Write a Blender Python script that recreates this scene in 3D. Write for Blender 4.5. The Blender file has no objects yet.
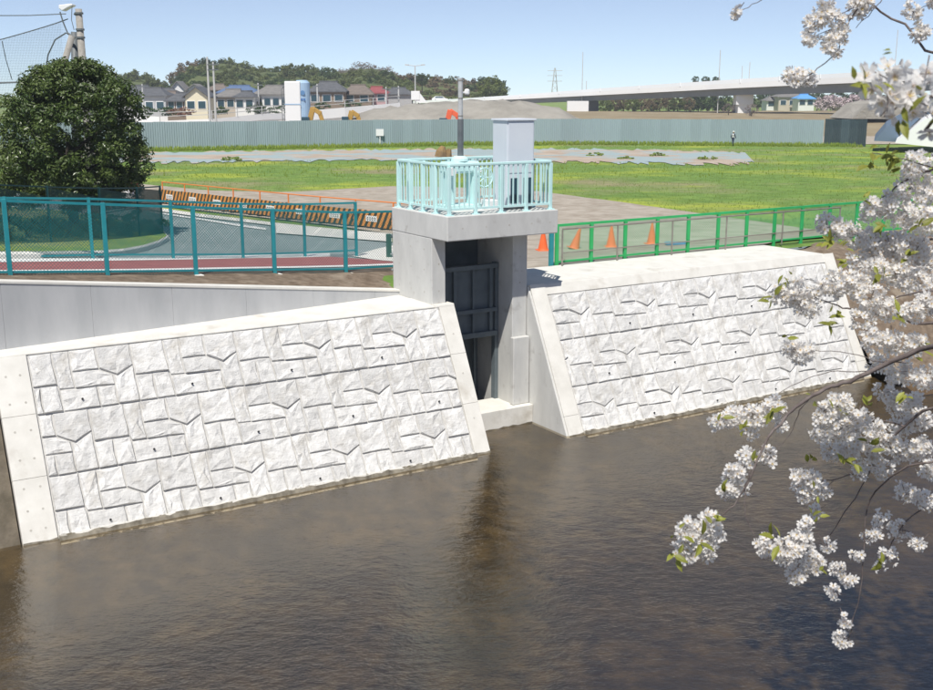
import bpy, bmesh, math, random
import numpy as np
from mathutils import Vector, Matrix, Euler
R = math.radians
rnd = random.Random(7)
scn = bpy.context.scene
col = scn.collection
# ------------------------------------------------------------------ camera, sky, sun, exposure
CF, CH = 1100.0, 4.5
PIT = math.atan(250 / CF)
cam = bpy.data.objects.new('camera', bpy.data.cameras.new('camera'))
col.objects.link(cam)
cam.location = (0, 0, CH)
cam.rotation_euler = (R(90) - PIT, 0, 0)
cam.data.sensor_width = 36
cam.data.lens = 36 * CF / 933
cam.data.clip_start = .05
cam.data.clip_end = 6000
cam.data.dof.use_dof = True
cam.data.dof.focus_distance = 26
cam.data.dof.aperture_fstop = 11
scn.camera = cam
SUN_TO = Vector((-.13, -.60, 1)).normalized()
SUN_EL = math.asin(SUN_TO.z)
SUN_AZ = math.atan2(SUN_TO.x, SUN_TO.y)
world = bpy.data.worlds.new("World")
scn.world = world
world.use_nodes = True
wn = world.node_tree.nodes
sky = wn.new('ShaderNodeTexSky')
sky.sky_type = 'NISHITA'
sky.sun_disc = False
sky.sun_elevation = SUN_EL
sky.sun_rotation = SUN_AZ
sky.air_density = 0.55
sky.dust_density = 0.0
sky.ozone_density = 1.0
bg = wn['Background']
bg.inputs[1].default_value = .098
wbal = wn.new('ShaderNodeMixRGB'); wbal.blend_type = 'MULTIPLY'; wbal.inputs[0].default_value = 1   # the photograph's cool white balance
wbal.inputs[2].default_value = (.83, .97, 1.14, 1)
world.node_tree.links.new(sky.outputs[0], wbal.inputs[1])
wsat = wn.new('ShaderNodeHueSaturation'); wsat.inputs['Saturation'].default_value = .74
world.node_tree.links.new(wbal.outputs[0], wsat.inputs['Color'])
world.node_tree.links.new(wsat.outputs[0], bg.inputs[0])
sl = bpy.data.lights.new('sun', 'SUN')
sl.energy = 4.9
sl.angle = R(.5)
sl.color = (1, .955, .88)
so = bpy.data.objects.new('sun', sl)
col.objects.link(so)
so.rotation_euler = SUN_TO.to_track_quat('Z', 'Y').to_euler()
scn.view_settings.view_transform = 'Standard'
scn.view_settings.look = 'None'
scn.view_settings.exposure = 0.16
scn.view_settings.gamma = 1
# ------------------------------------------------------------------ places: camera ray, river frame, terrain
CFW = Vector((0, math.cos(PIT), -math.sin(PIT)))
CUP = Vector((0, math.sin(PIT), math.cos(PIT)))
def ray(px, py):
    return CFW + Vector((1, 0, 0)) * ((px - 466.5) / CF) + CUP * ((345 - py) / CF)
def atY(px, py, Y):
    r = ray(px, py)
    return Vector((0, 0, CH)) + r * (Y / r.y)
TH = R(32)
W1 = Vector((.5063, 22.598, 0))
DS = Vector((math.cos(TH), math.sin(TH), 0))
DN = Vector((-math.sin(TH), math.cos(TH), 0))
def F(s, n, z):
    return W1 + DS * s + DN * n + Vector((0, 0, z))
def sn(x, y):
    a, b = x - W1.x, y - W1.y
    return a * DS.x + b * DS.y, a * DN.x + b * DN.y
def g(x, y):
    s, n = sn(x, y)
    L = min(.257 - .095 * s - .06 * (n - 4), 1.6)
    f = float(np.interp(y, [20, 35, 120, 300], [-.1, -.3, -1.3, -1.5]))
    k = .25
    z = k * math.log(math.exp(f / k) + math.exp(L / k))
    if s > 2.3 and n < 7.72: z = z + (.12 - z) * min(1, max(0, 1 - (n - 3.72) / 4))
    return z
def G(px, py, off=0.0):
    r = ray(px, py)
    lo, hi = 12.0, 600.0
    t = lo
    while t < hi:
        P = Vector((0, 0, CH)) + r * t
        if P.z < g(P.x, P.y):
            break
        t += .5 if t > 60 else .15
    a, b = t - .6, t
    for _ in range(18):
        m = (a + b) / 2
        P = Vector((0, 0, CH)) + r * m
        if P.z < g(P.x, P.y): b = m
        else: a = m
    P = Vector((0, 0, CH)) + r * b
    P.z = g(P.x, P.y) + off
    return P
def gz(x, y, off=0.0):
    return Vector((x, y, g(x, y) + off))
# ------------------------------------------------------------------ mesh helpers
class MB:
    def __init__(s):
        s.v = []; s.f = []; s.m = []
    def add(s, vs, fs, mi=0):
        o = len(s.v)
        s.v += [tuple(v) for v in vs]
        s.f += [tuple(i + o for i in f) for f in fs]
        s.m += [mi] * len(fs)
    def hexa(s, p, mi=0):           # p: 4 bottom (ccw) + 4 top
        s.add(p, [(3, 2, 1, 0), (4, 5, 6, 7), (0, 1, 5, 4), (1, 2, 6, 5), (2, 3, 7, 6), (3, 0, 4, 7)], mi)
    def box(s, x0, x1, y0, y1, z0, z1, mi=0):
        s.hexa([(x0, y0, z0), (x1, y0, z0), (x1, y1, z0), (x0, y1, z0), (x0, y0, z1), (x1, y0, z1), (x1, y1, z1), (x0, y1, z1)], mi)
    def fbox(s, s0, s1, n0, n1, z0, z1, mi=0):
        s.hexa([F(s0, n0, z0), F(s1, n0, z0), F(s1, n1, z0), F(s0, n1, z0), F(s0, n0, z1), F(s1, n0, z1), F(s1, n1, z1), F(s0, n1, z1)], mi)
    def prism(s, poly, d, mi=0):    # poly list of Vectors, extruded by vector d
        n = len(poly)
        poly = [Vector(p) for p in poly]
        vs = poly + [p + Vector(d) for p in poly]
        s.add(vs, [tuple(range(n))[::-1], tuple(range(n, 2 * n))] + [(i, (i + 1) % n, (i + 1) % n + n, i + n) for i in range(n)], mi)
    def tube(s, pts, r, seg=6, mi=0, cap=True):
        pts = [Vector(p) for p in pts]
        n = len(pts)
        rs = r if isinstance(r, (list, tuple)) else [r] * n
        o = len(s.v)
        up = None
        for i, p in enumerate(pts):
            d = (pts[min(i + 1, n - 1)] - pts[max(i - 1, 0)]).normalized()
            if up is None:
                up = d.orthogonal().normalized()
            up = (up - d * up.dot(d))
            up = up.normalized() if up.length > 1e-6 else d.orthogonal().normalized()
            w = d.cross(up)
            for k in range(seg):
                a = 2 * math.pi * k / seg
                s.v.append(tuple(p + (up * math.cos(a) + w * math.sin(a)) * rs[i]))
        for i in range(n - 1):
            for k in range(seg):
                k2 = (k + 1) % seg
                s.f.append((o + i * seg + k, o + i * seg + k2, o + (i + 1) * seg + k2, o + (i + 1) * seg + k)); s.m.append(mi)
        if cap:
            s.f.append(tuple(o + k for k in range(seg))[::-1]); s.m.append(mi)
            s.f.append(tuple(o + (n - 1) * seg + k for k in range(seg))); s.m.append(mi)
    def bar(s, a, b, w, h=None, mi=0):   # square bar between two points
        a = Vector(a); b = Vector(b); h = h or w
        d = (b - a).normalized()
        sd = d.cross(Vector((0, 0, 1)))
        sd = sd.normalized() if sd.length > 1e-4 else Vector(DS)
        u = sd.cross(d)
        c = [(-1, -1), (1, -1), (1, 1), (-1, 1)]
        s.hexa([a + sd * (x * w / 2) + u * (y * h / 2) for x, y in c] + [b + sd * (x * w / 2) + u * (y * h / 2) for x, y in c], mi)
    def grid(s, rows, mi=0):
        m = len(rows[0]); o = len(s.v)
        for r_ in rows: s.v += [tuple(p) for p in r_]
        for i in range(len(rows) - 1):
            for j in range(m - 1):
                s.f.append((o + i * m + j, o + i * m + j + 1, o + (i + 1) * m + j + 1, o + (i + 1) * m + j)); s.m.append(mi)
    def mesh(s, name, mats, org=(0, 0, 0), bev=0, smooth=False, fix=True):
        me = bpy.data.meshes.new(name)
        ox, oy, oz = org
        me.from_pydata([(x - ox, y - oy, z - oz) for x, y, z in s.v], [], s.f)
        if not isinstance(mats, (list, tuple)): mats = [mats]
        for m in mats: me.materials.append(m)
        if len(mats) > 1: me.polygons.foreach_set('material_index', s.m)
        if bev or fix:
            bm = bmesh.new(); bm.from_mesh(me)
            if fix and len(bm.faces) < 20000: bmesh.ops.recalc_face_normals(bm, faces=bm.faces)
            if bev:
                ed = [e for e in bm.edges if len(e.link_faces) == 2 and e.calc_face_angle(0) > .5]
                bmesh.ops.bevel(bm, geom=ed, offset=bev, segments=2, profile=.5, affect='EDGES', clamp_overlap=True)
            bm.to_mesh(me); bm.free()
        if smooth: me.polygons.foreach_set('use_smooth', [True] * len(me.polygons))
        me.update()
        return me
    def build(s, name, mats, parent=None, bev=0, smooth=False, local=False, org=None, fix=True):
        if org is None:
            org = Vector((0, 0, 0)) if local else (ORG[parent.name] if parent else Vector((0, 0, 0)))
        ob = bpy.data.objects.new(name, s.mesh(name, mats, org, bev, smooth, fix))
        col.objects.link(ob)
        if parent:
            ob.parent = parent
            ORG[ob.name] = ORG[parent.name]
        else:
            ob.location = org
            ORG[ob.name] = Vector(org)
        return ob
ORG = {}
def tag(o, label=None, cat=None, group=None, kind=None):
    if label: o['label'] = label
    if cat: o['category'] = cat
    if group: o['group'] = group
    if kind: o['kind'] = kind
    return o
def thing(name, label, cat, loc=(0, 0, 0), group=None, rz=0):
    o = bpy.data.objects.new(name, None)
    col.objects.link(o)
    o.location = loc; o.rotation_euler = (0, 0, rz)
    o.empty_display_size = .2
    ORG[o.name] = Vector(loc)
    return tag(o, label, cat, group)
def struct(name, mb, mat, **k):
    return tag(mb.build(name, mat, **k), kind='structure')
def put(me, name, parent, M):
    o = bpy.data.objects.new(name, me)
    col.objects.link(o); o.parent = parent; o.matrix_local = M
    return o
def copy_tree(o, parent=None):
    c = o.copy(); col.objects.link(c); c.parent = parent
    for ch in list(o.children): copy_tree(ch, c)
    return c
# ------------------------------------------------------------------ materials
def mat(name, c1, c2=None, scale=3.0, rough=.75, bump=0, bscale=40, c3=None, s3=.6, t3=(.5, .65), rand=0, metal=0, spec=.4, coords='Object', stretch=None, trans=0, detail=6, dirt=None, bdist=.02):
    m = bpy.data.materials.new(name); m.use_nodes = True
    nt = m.node_tree; N = nt.nodes; L = nt.links.new
    b = N['Principled BSDF']
    b.inputs['Roughness'].default_value = rough
    b.inputs['Metallic'].default_value = metal
    b.inputs['Specular IOR Level'].default_value = spec
    tc = N.new('ShaderNodeTexCoord')
    vec = tc.outputs[coords]
    if stretch:
        mp = N.new('ShaderNodeMapping'); mp.inputs['Scale'].default_value = stretch
        L(vec, mp.inputs[0]); vs = mp.outputs[0]
    else: vs = vec
    c = lambda x: (*x, 1)
    out = None
    if c2:
        nz = N.new('ShaderNodeTexNoise'); nz.inputs['Scale'].default_value = scale; nz.inputs['Detail'].default_value = detail; nz.inputs['Roughness'].default_value = .62
        L(vs, nz.inputs['Vector'])
        rp = N.new('ShaderNodeValToRGB')
        rp.color_ramp.elements[0].position = .35; rp.color_ramp.elements[0].color = c(c1)
        rp.color_ramp.elements[1].position = .66; rp.color_ramp.elements[1].color = c(c2)
        L(nz.outputs['Fac'], rp.inputs[0]); out = rp.outputs[0]
        if c3:
            n3 = N.new('ShaderNodeTexNoise'); n3.inputs['Scale'].default_value = s3; n3.inputs['Detail'].default_value = 7; n3.inputs['Roughness'].default_value = .6
            L(vec, n3.inputs['Vector'])
            r3 = N.new('ShaderNodeValToRGB'); r3.color_ramp.elements[0].position = t3[0]; r3.color_ramp.elements[1].position = t3[1]
            L(n3.outputs['Fac'], r3.inputs[0])
            mx = N.new('ShaderNodeMixRGB'); L(r3.outputs[0], mx.inputs[0]); L(out, mx.inputs[1]); mx.inputs[2].default_value = c(c3)
            out = mx.outputs[0]
    if rand:
        oi = N.new('ShaderNodeObjectInfo')
        mr = N.new('ShaderNodeMapRange'); mr.inputs[3].default_value = 1 - rand; mr.inputs[4].default_value = 1 + rand
        L(oi.outputs['Random'], mr.inputs[0])
        hs = N.new('ShaderNodeHueSaturation')
        if out: L(out, hs.inputs['Color'])
        else: hs.inputs['Color'].default_value = c(c1)
        L(mr.outputs[0], hs.inputs['Value']); out = hs.outputs[0]
    if out: L(out, b.inputs['Base Color'])
    else: b.inputs['Base Color'].default_value = c(c1)
    if bump:
        nb = N.new('ShaderNodeTexNoise'); nb.inputs['Scale'].default_value = bscale; nb.inputs['Detail'].default_value = 8; nb.inputs['Roughness'].default_value = .65
        L(vec, nb.inputs['Vector'])
        bp = N.new('ShaderNodeBump'); bp.inputs['Strength'].default_value = bump; bp.inputs['Distance'].default_value = bdist
        L(nb.outputs['Fac'], bp.inputs['Height']); L(bp.outputs[0], b.inputs['Normal'])
    if trans:
        tr = N.new('ShaderNodeBsdfTranslucent'); ms = N.new('ShaderNodeMixShader'); ms.inputs[0].default_value = trans
        if out: L(out, tr.inputs[0])
        else: tr.inputs[0].default_value = c(c1)
        L(b.outputs[0], ms.inputs[1]); L(tr.outputs[0], ms.inputs[2]); L(ms.outputs[0], N['Material Output'].inputs[0])
    return m
M = {}
M['stone'] = mat('cast_stone', (.57, .565, .55), (.70, .695, .68), 5, .85, .6, 14, rand=.08, c3=(.46, .44, .40), s3=1.7, t3=(.56, .75), bdist=.05)
M['coping'] = mat('coping_concrete', (.62, .605, .56), (.72, .705, .66), 2.2, .8, .25, 60, c3=(.48, .45, .395), s3=1.3, t3=(.58, .76), bdist=.008)
M['wallc'] = mat('wall_concrete', (.40, .41, .42), (.52, .525, .53), 1.1, .75, .15, 50, stretch=(1, 1, .25), c3=(.40, .40, .40), s3=1.6, t3=(.55, .75), bdist=.005)
M['tower'] = mat('tower_concrete', (.50, .50, .485), (.60, .60, .58), 2.5, .8, .25, 45, stretch=(1, 1, .4), c3=(.42, .41, .39), s3=3.2, t3=(.60, .72), bdist=.006)
M['joint'] = mat('joint_concrete', (.42, .41, .39), (.54, .53, .51), 6, .9, .3, 50, bdist=.01)
M['stained'] = mat('stained_concrete', (.60, .58, .53), (.70, .68, .63), 2.5, .8, .4, 40, c3=(.16, .14, .10), s3=4.5, t3=(.50, .60), bdist=.01)
M['oldc'] = mat('old_concrete', (.10, .085, .06), (.19, .16, .12), 1.8, .9, .6, 20, c3=(.07, .06, .045), s3=.8)
M['dirt'] = mat('soil', (.13, .095, .065), (.24, .185, .135), 5, .95, .8, 25, c3=(.30, .25, .19), s3=1.6, t3=(.55, .7), bdist=.04)
M['asph'] = mat('asphalt', (.22, .26, .26), (.27, .31, .31), .9, .85, .4, 120, c3=(.20, .24, .24), s3=.25, bdist=.006)
M['red'] = mat('red_paving', (.27, .085, .085), (.34, .12, .115), 2.5, .85, .3, 120, bdist=.005)
M['white'] = mat('line_paint', (.66, .66, .64), (.8, .8, .78), 4, .7)
M['grav'] = mat('gravel', (.30, .255, .20), (.47, .42, .355), 1.5, .95, .9, 20, c3=(.37, .33, .27), s3=.35, bdist=.05, coords='Object')
M['bare'] = mat('bare_ground', (.36, .28, .215), (.48, .41, .335), .5, .95, .8, 4, c3=(.31, .39, .40), s3=.16, t3=(.46, .52), bdist=.1)
M['teal'] = mat('teal_paint', (.015, .22, .26), (.025, .27, .31), 3, .38, spec=.5)
M['tealwire'] = mat('teal_wire', (.012, .15, .16), rough=.5)
M['darknet'] = mat('dark_net', (.006, .055, .062), rough=.6)
M['green'] = mat('green_paint', (.03, .38, .11), (.04, .44, .14), 3, .4)
M['greenwire'] = mat('green_wire', (.10, .50, .25), rough=.5)
M['pipe'] = mat('galvanised_pipe', (.24, .22, .19), (.34, .32, .28), 6, .5, metal=.4)
M['mint'] = mat('mint_paint', (.52, .77, .76), (.58, .81, .80), 3, .35, spec=.5)
M['cab'] = mat('cabinet_paint', (.62, .66, .72), (.66, .70, .75), 2, .4, spec=.5)
M['glass'] = mat('dark_glass', (.03, .07, .10), rough=.08, spec=.8)
M['steel'] = mat('grey_steel', (.10, .115, .125), (.15, .165, .175), 3, .5)
M['lsteel'] = mat('light_steel', (.40, .41, .42), (.50, .51, .52), 8, .45)
M['gate'] = mat('gate_steel', (.10, .125, .14), (.14, .17, .185), 2, .6)
M['cone'] = mat('cone_orange', (.72, .12, .03), (.78, .16, .05), 3, .5, rand=.08)
M['orange'] = mat('orange_pipe', (.72, .22, .05), rough=.5)
M['bark'] = mat('bark', (.045, .035, .028), (.09, .075, .06), 12, .9, .7, 30)
M['barkl'] = mat('cherry_bark', (.085, .065, .06), (.18, .15, .14), 25, .8, .6, 60, bdist=.004)
M['leaf'] = mat('evergreen_leaf', (.038, .072, .014), (.11, .15, .036), .9, .38, rand=0, trans=.18, spec=.5)
M['shrub'] = mat('shrub_leaf', (.03, .075, .02), (.07, .13, .04), 1.5, .6, trans=.2)
M['cleaf'] = mat('young_cherry_leaf', (.19, .22, .035), (.30, .30, .06), 30, .5, rand=.25, trans=.35)
M['net'] = mat('golf_net', (.10, .13, .14), rough=.7)
M['conc'] = mat('pole_concrete', (.25, .235, .21), (.37, .35, .32), 4, .85, c3=(.22, .21, .20), s3=2)
M['wht'] = mat('white_painted', (.78, .78, .78), rough=.5)
M['blue'] = mat('blue_sheet', (.08, .22, .42), rough=.5)
M['bluegrey'] = mat('silo_side', (.30, .44, .62), (.36, .5, .66), 1, .5)
M['yellow'] = mat('digger_yellow', (.42, .25, .05), rough=.5)
M['digor'] = mat('digger_orange', (.75, .13, .05), rough=.5)
M['blk'] = mat('black_rubber', (.02, .02, .022), rough=.7)
M['mound'] = mat('spoil_heap', (.25, .235, .205), (.36, .34, .30), .25, .95, .8, 1.5, bdist=.3)
M['hoard'] = mat('hoarding_steel', (.29, .37, .395), (.33, .41, .44), .6, .5, rand=.06, stretch=(1, 1, .2))
M['bridge'] = mat('bridge_concrete', (.80, .80, .80), (.86, .86, .85), .2, .7)
M['girder'] = mat('girder_paint', (.22, .24, .26), (.26, .28, .30), .3, .6)
M['pole'] = mat('far_pole', (.50, .50, .49), rough=.6)
M['skin'] = mat('skin', (.45, .28, .20), rough=.6)
M['navy'] = mat('navy_cloth', (.03, .045, .09), rough=.9)
M['bed'] = mat('river_bed', (.040, .031, .015), (.140, .108, .056), 2.4, .95, .8, 9, c3=(.045, .036, .019), s3=.5, t3=(.45, .66), bdist=.06)

def field_mat():
    m = mat('meadow', (.125, .225, .042), (.20, .31, .06), .9, .95, .9, 3, c3=(.30, .27, .145), s3=.085, t3=(.50, .66), bdist=.12)
    nt = m.node_tree; N = nt.nodes; L = nt.links.new
    b = N['Principled BSDF']; src = b.inputs['Base Color'].links[0].from_socket
    tc = N.new('ShaderNodeTexCoord')
    mp = N.new('ShaderNodeMapping'); mp.inputs['Scale'].default_value = (.8, 1.0, 1); L(tc.outputs['Object'], mp.inputs[0])
    n = N.new('ShaderNodeTexNoise'); n.inputs['Scale'].default_value = .11; n.inputs['Detail'].default_value = 8; n.inputs['Roughness'].default_value = .65; L(mp.outputs[0], n.inputs[0])
    r = N.new('ShaderNodeValToRGB'); r.color_ramp.elements[0].position = .5; r.color_ramp.elements[1].position = .64; L(n.outputs[0], r.inputs[0])
    mx = N.new('ShaderNodeMixRGB'); L(r.outputs[0], mx.inputs[0]); L(src, mx.inputs[1]); mx.inputs[2].default_value = (.36, .42, .045, 1)
    # small speckle of darker tufts
    n2 = N.new('ShaderNodeTexNoise'); n2.inputs['Scale'].default_value = 1.1; n2.inputs['Detail'].default_value = 9; n2.inputs['Roughness'].default_value = .75; L(mp.outputs[0], n2.inputs[0])
    r2 = N.new('ShaderNodeValToRGB'); r2.color_ramp.elements[0].position = .33; r2.color_ramp.elements[1].position = .6
    r2.color_ramp.elements[0].color = (.62, .66, .55, 1); L(n2.outputs[0], r2.inputs[0])
    mm = N.new('ShaderNodeMixRGB'); mm.blend_type = 'MULTIPLY'; mm.inputs[0].default_value = 1; L(mx.outputs[0], mm.inputs[1]); L(r2.outputs[0], mm.inputs[2])
    L(mm.outputs[0], b.inputs['Base Color'])
    return m
M['field'] = field_mat()

def water_mat():
    m = bpy.data.materials.new('river_water'); m.use_nodes = True
    nt = m.node_tree; N = nt.nodes; L = nt.links.new
    N.remove(N['Principled BSDF'])
    tc = N.new('ShaderNodeTexCoord')
    mp = N.new('ShaderNodeMapping'); mp.inputs['Rotation'].default_value = (0, 0, -TH); mp.inputs['Scale'].default_value = (1, 1.7, 1); L(tc.outputs['Object'], mp.inputs[0])
    n1 = N.new('ShaderNodeTexNoise'); n1.inputs['Scale'].default_value = 4.2; n1.inputs['Detail'].default_value = 5; n1.inputs['Roughness'].default_value = .55; L(mp.outputs[0], n1.inputs[0])
    n2 = N.new('ShaderNodeTexNoise'); n2.inputs['Scale'].default_value = 15; n2.inputs['Detail'].default_value = 4; L(mp.outputs[0], n2.inputs[0])
    ad = N.new('ShaderNodeMath'); ad.operation = 'MULTIPLY_ADD'; ad.inputs[1].default_value = .35; L(n2.outputs[0], ad.inputs[0]); L(n1.outputs[0], ad.inputs[2])
    n3 = N.new('ShaderNodeTexNoise'); n3.inputs['Scale'].default_value = .28; n3.inputs['Detail'].default_value = 3; L(tc.outputs['Object'], n3.inputs[0])
    cr = N.new('ShaderNodeMapRange'); cr.inputs[1].default_value = .38; cr.inputs[2].default_value = .64; cr.inputs[3].default_value = .34; cr.inputs[4].default_value = .62; L(n3.outputs[0], cr.inputs[0])   # calm and ruffled patches
    bp = N.new('ShaderNodeBump'); bp.inputs['Distance'].default_value = .035; L(cr.outputs[0], bp.inputs['Strength']); L(ad.outputs[0], bp.inputs['Height'])
    fr = N.new('ShaderNodeFresnel'); fr.inputs[0].default_value = 1.33; fm = N.new('ShaderNodeMath'); fm.operation = 'MULTIPLY'; fm.inputs[1].default_value = .25; L(fr.outputs[0], fm.inputs[0])
    gl = N.new('ShaderNodeBsdfGlossy'); gl.inputs['Roughness'].default_value = .06; L(bp.outputs[0], gl.inputs['Normal'])
    tr = N.new('ShaderNodeBsdfTransparent'); tr.inputs[0].default_value = (.76, .69, .56, 1)
    ms = N.new('ShaderNodeMixShader'); L(fm.outputs[0], ms.inputs[0]); L(tr.outputs[0], ms.inputs[1]); L(gl.outputs[0], ms.inputs[2])
    L(ms.outputs[0], N['Material Output'].inputs[0])
    return m
M['water'] = water_mat()

def stripe_mat():      # printed orange and black diagonal stripes of a road barrier board
    m = bpy.data.materials.new('striped_board'); m.use_nodes = True
    nt = m.node_tree; N = nt.nodes; L = nt.links.new; b = N['Principled BSDF']
    tc = N.new('ShaderNodeTexCoord'); sp = N.new('ShaderNodeSeparateXYZ'); L(tc.outputs['Object'], sp.inputs[0])
    a = N.new('ShaderNodeMath'); a.operation = 'MULTIPLY_ADD'; a.inputs[1].default_value = -.55; L(sp.outputs[2], a.inputs[0]); L(sp.outputs[0], a.inputs[2])
    d = N.new('ShaderNodeMath'); d.operation = 'DIVIDE'; d.inputs[1].default_value = .30; L(a.outputs[0], d.inputs[0])
    f = N.new('ShaderNodeMath'); f.operation = 'FRACT'; L(d.outputs[0], f.inputs[0])
    gt = N.new('ShaderNodeMath'); gt.operation = 'GREATER_THAN'; gt.inputs[1].default_value = .5; L(f.outputs[0], gt.inputs[0])
    mx = N.new('ShaderNodeMixRGB'); mx.inputs[1].default_value = (.62, .26, .06, 1); mx.inputs[2].default_value = (.045, .045, .03, 1); L(gt.outputs[0], mx.inputs[0])
    L(mx.outputs[0], b.inputs['Base Color']); b.inputs['Roughness'].default_value = .6
    return m
M['stripe'] = stripe_mat()

def petal_mat():
    m = bpy.data.materials.new('cherry_petal'); m.use_nodes = True
    nt = m.node_tree; N = nt.nodes; L = nt.links.new; b = N['Principled BSDF']
    tc = N.new('ShaderNodeTexCoord'); ln = N.new('ShaderNodeVectorMath'); ln.operation = 'LENGTH'; L(tc.outputs['UV'], ln.inputs[0])
    rp = N.new('ShaderNodeValToRGB'); rp.color_ramp.elements[0].position = .10; rp.color_ramp.elements[0].color = (.80, .66, .62, 1)
    rp.color_ramp.elements[1].position = .36; rp.color_ramp.elements[1].color = (.88, .865, .845, 1)
    L(ln.outputs['Value'], rp.inputs[0])
    L(rp.outputs[0], b.inputs['Base Color']); b.inputs['Roughness'].default_value = .55; b.inputs['Specular IOR Level'].default_value = .2
    t = N.new('ShaderNodeBsdfTranslucent'); L(rp.outputs[0], t.inputs[0]); ms = N.new('ShaderNodeMixShader'); ms.inputs[0].default_value = .5
    L(b.outputs[0], ms.inputs[1]); L(t.outputs[0], ms.inputs[2]); L(ms.outputs[0], N['Material Output'].inputs[0])
    return m
M['petal'] = petal_mat()
M['stamen'] = mat('stamen', (.55, .42, .14), rough=.7)

# ------------------------------------------------------------------ the setting: ground, river, roads
WZ = -3.0                                   # water level
RDIR = R(32 + 7.24)                         # direction of the retaining wall, path and fences
RD = Vector((math.cos(RDIR), math.sin(RDIR), 0)); RN = Vector((-math.sin(RDIR), math.cos(RDIR), 0))
RW0 = F(-9.3, 1.99, 0)
def ret_n(s): return 1.99 + (s + 9.3) * (1.23 / 9.69)
def bank_n(s):
    if s < -.47: return ret_n(s) + .26
    if s < 2.3: return 3.2
    if s < 12.3: return 3.72
    return 3.3
mb = MB()
sv = sorted(set(list(np.arange(-60, 60.1, 2.0)) + [-.48, -.46, 2.29, 2.31, 12.29, 12.31] + [-1500, -900, -500, -300, -200, -140, -100, -80, 80, 100, 140, 200, 300, 500, 900, 1500]))
wv = [0, .4, .8, 1.2, 1.8, 2.5] + list(np.arange(3.5, 30, 1.2)) + list(np.arange(30, 150, 5)) + [180, 230, 300, 420, 700, 1200, 2200, 4000]
rows = []
for w in wv:
    r_ = []
    for s in sv:
        p = F(s, bank_n(s) + w, 0)
        z = g(p.x, p.y)
        if s <= 2.3 and w < 1.5: z = z + (1.275 - (s + 9.3) / 9.69 * 1.235 - .06 - z) * (1 - w / 1.5)
        r_.append((p.x, p.y, z))
    rows.append(r_)
mb.grid(rows)
struct('ground', mb, M['field'], smooth=True)
mb = MB()
def bed_z(s, n): return WZ - .045 - .33 * min(1, max(0, (-n - .15) / 2.2)) ** .6 + (0 if n > -1.2 else 1) * (.07 * math.sin(s * 1.3 + n * .7) + .05 * math.sin(n * 2.1 - s * .6) + rnd.uniform(-.03, .03))
mb.grid([[F(s, n, bed_z(s, n)) for s in np.arange(-60, 60.1, .7)] for n in list(np.arange(-24, -2.9, .7)) + [-2.6, -2.2, -1.8, -1.4, -1.0, -.7, -.45, -.25, -.1, .1, .6, 1.2, 1.9, 2.6]])
struct('river_bed', mb, M['bed'], smooth=True)
mb = MB()
mb.grid([[F(s, n, WZ) for s in (-60, -30, 0, 30, 60)] for n in (-24, -12, 0, 2.5)])
struct('water', mb, M['water'])
# near bank, behind and below the photographer
mb = MB()
mb.grid([[F(s, n, z) for s in np.arange(-60, 61, 4)] for n, z in ((-60, 2.9), (-26, 2.8), (-23.2, 2.4), (-19.5, -3.4))])
struct('near_bank', mb, M['dirt'])
# earth bank beyond the right revetment
mb = MB()
rows = []
for s in np.concatenate([np.arange(12.35, 20, .5), np.arange(20, 60, 3)]):
    rows.append([F(s, n, z) + Vector((0, 0, .08 * math.sin(s * 2 + n * 3) + rnd.uniform(-.06, .06))) for n, z in ((-1.6, -3.3), (-.9, -2.9), (0, -2.5), (.7, -1.7), (1.4, -.9), (2.2, -.1), (3.4, .12))])
mb.grid(rows)
struct('earth_bank', mb, M['dirt'], smooth=True)

def sheet(name, near, far, mat_, off, nu=24, nv=5, jag=0, kind='structure'):
    """a draped sheet between two pixel-measured outlines, both listed from one end to the other"""
    def res(P, n):
        d = [0]
        for a, b in zip(P, P[1:]): d.append(d[-1] + (b - a).length)
        out = []
        for t in np.linspace(0, d[-1], n):
            i = max(0, min(len(P) - 2, int(np.searchsorted(d, t)) - 1))
            k = (t - d[i]) / max(1e-6, d[i + 1] - d[i])
            out.append(P[i].lerp(P[i + 1], min(1, max(0, k))))
        return out
    A = res(near, nu); B = res(far, nu)
    m_ = MB(); rows = []
    for j in range(nv):
        t = j / (nv - 1); r_ = []
        for a, b in zip(A, B):
            p = a.lerp(b, t)
            if jag and j in (0, nv - 1):
                q = (b - a).normalized() * rnd.uniform(-jag, jag); p = p + q
            r_.append(gz(p.x, p.y, off))
        rows.append(r_)
    m_.grid(rows)
    return tag(m_.build(name, mat_), kind=kind)
def along(s0, s1, k, d=0):   # points on a line parallel to the retaining wall, k metres behind its face
    return [RW0 + RD * (s0 + (s1 - s0) * i / 6) + RN * k for i in range(7)]
mb = MB(); rows = []
for k in (.19, .6, 1.0, 1.4, 1.9, 2.3, 2.9):
    r_ = []
    for t in np.arange(-14, 11.7, .4):
        p = RW0 + RD * t + RN * k; zw = 1.275 - t * (1.235 / 9.6) - .035; w_ = min(1, (k - .19) / 1.4)
        r_.append(Vector((p.x, p.y, zw + (g(p.x, p.y) + .022 - zw) * w_ + (rnd.uniform(-.012, .02) if .2 < k < 2 else 0))))
    rows.append(r_)
mb.grid(rows); struct('soil_strip', mb, M['dirt'], smooth=True)
sheet('road', along(-14, 9.0, 2.2), [Vector(p) for p in ((-30, 60, 0), (-22, 57.5, 0), (-13.4, 48.9, 0), (-8.9, 43.4, 0), (-4.9, 39.1, 0), (-2.3, 36.0, 0), (-.7, 33.8, 0))], M['asph'], .03, 60, 24)
PTH = [(-40, 273), (0, 272.5), (120, 271.2), (240, 269), (330, 267.3), (394, 265)]
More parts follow.
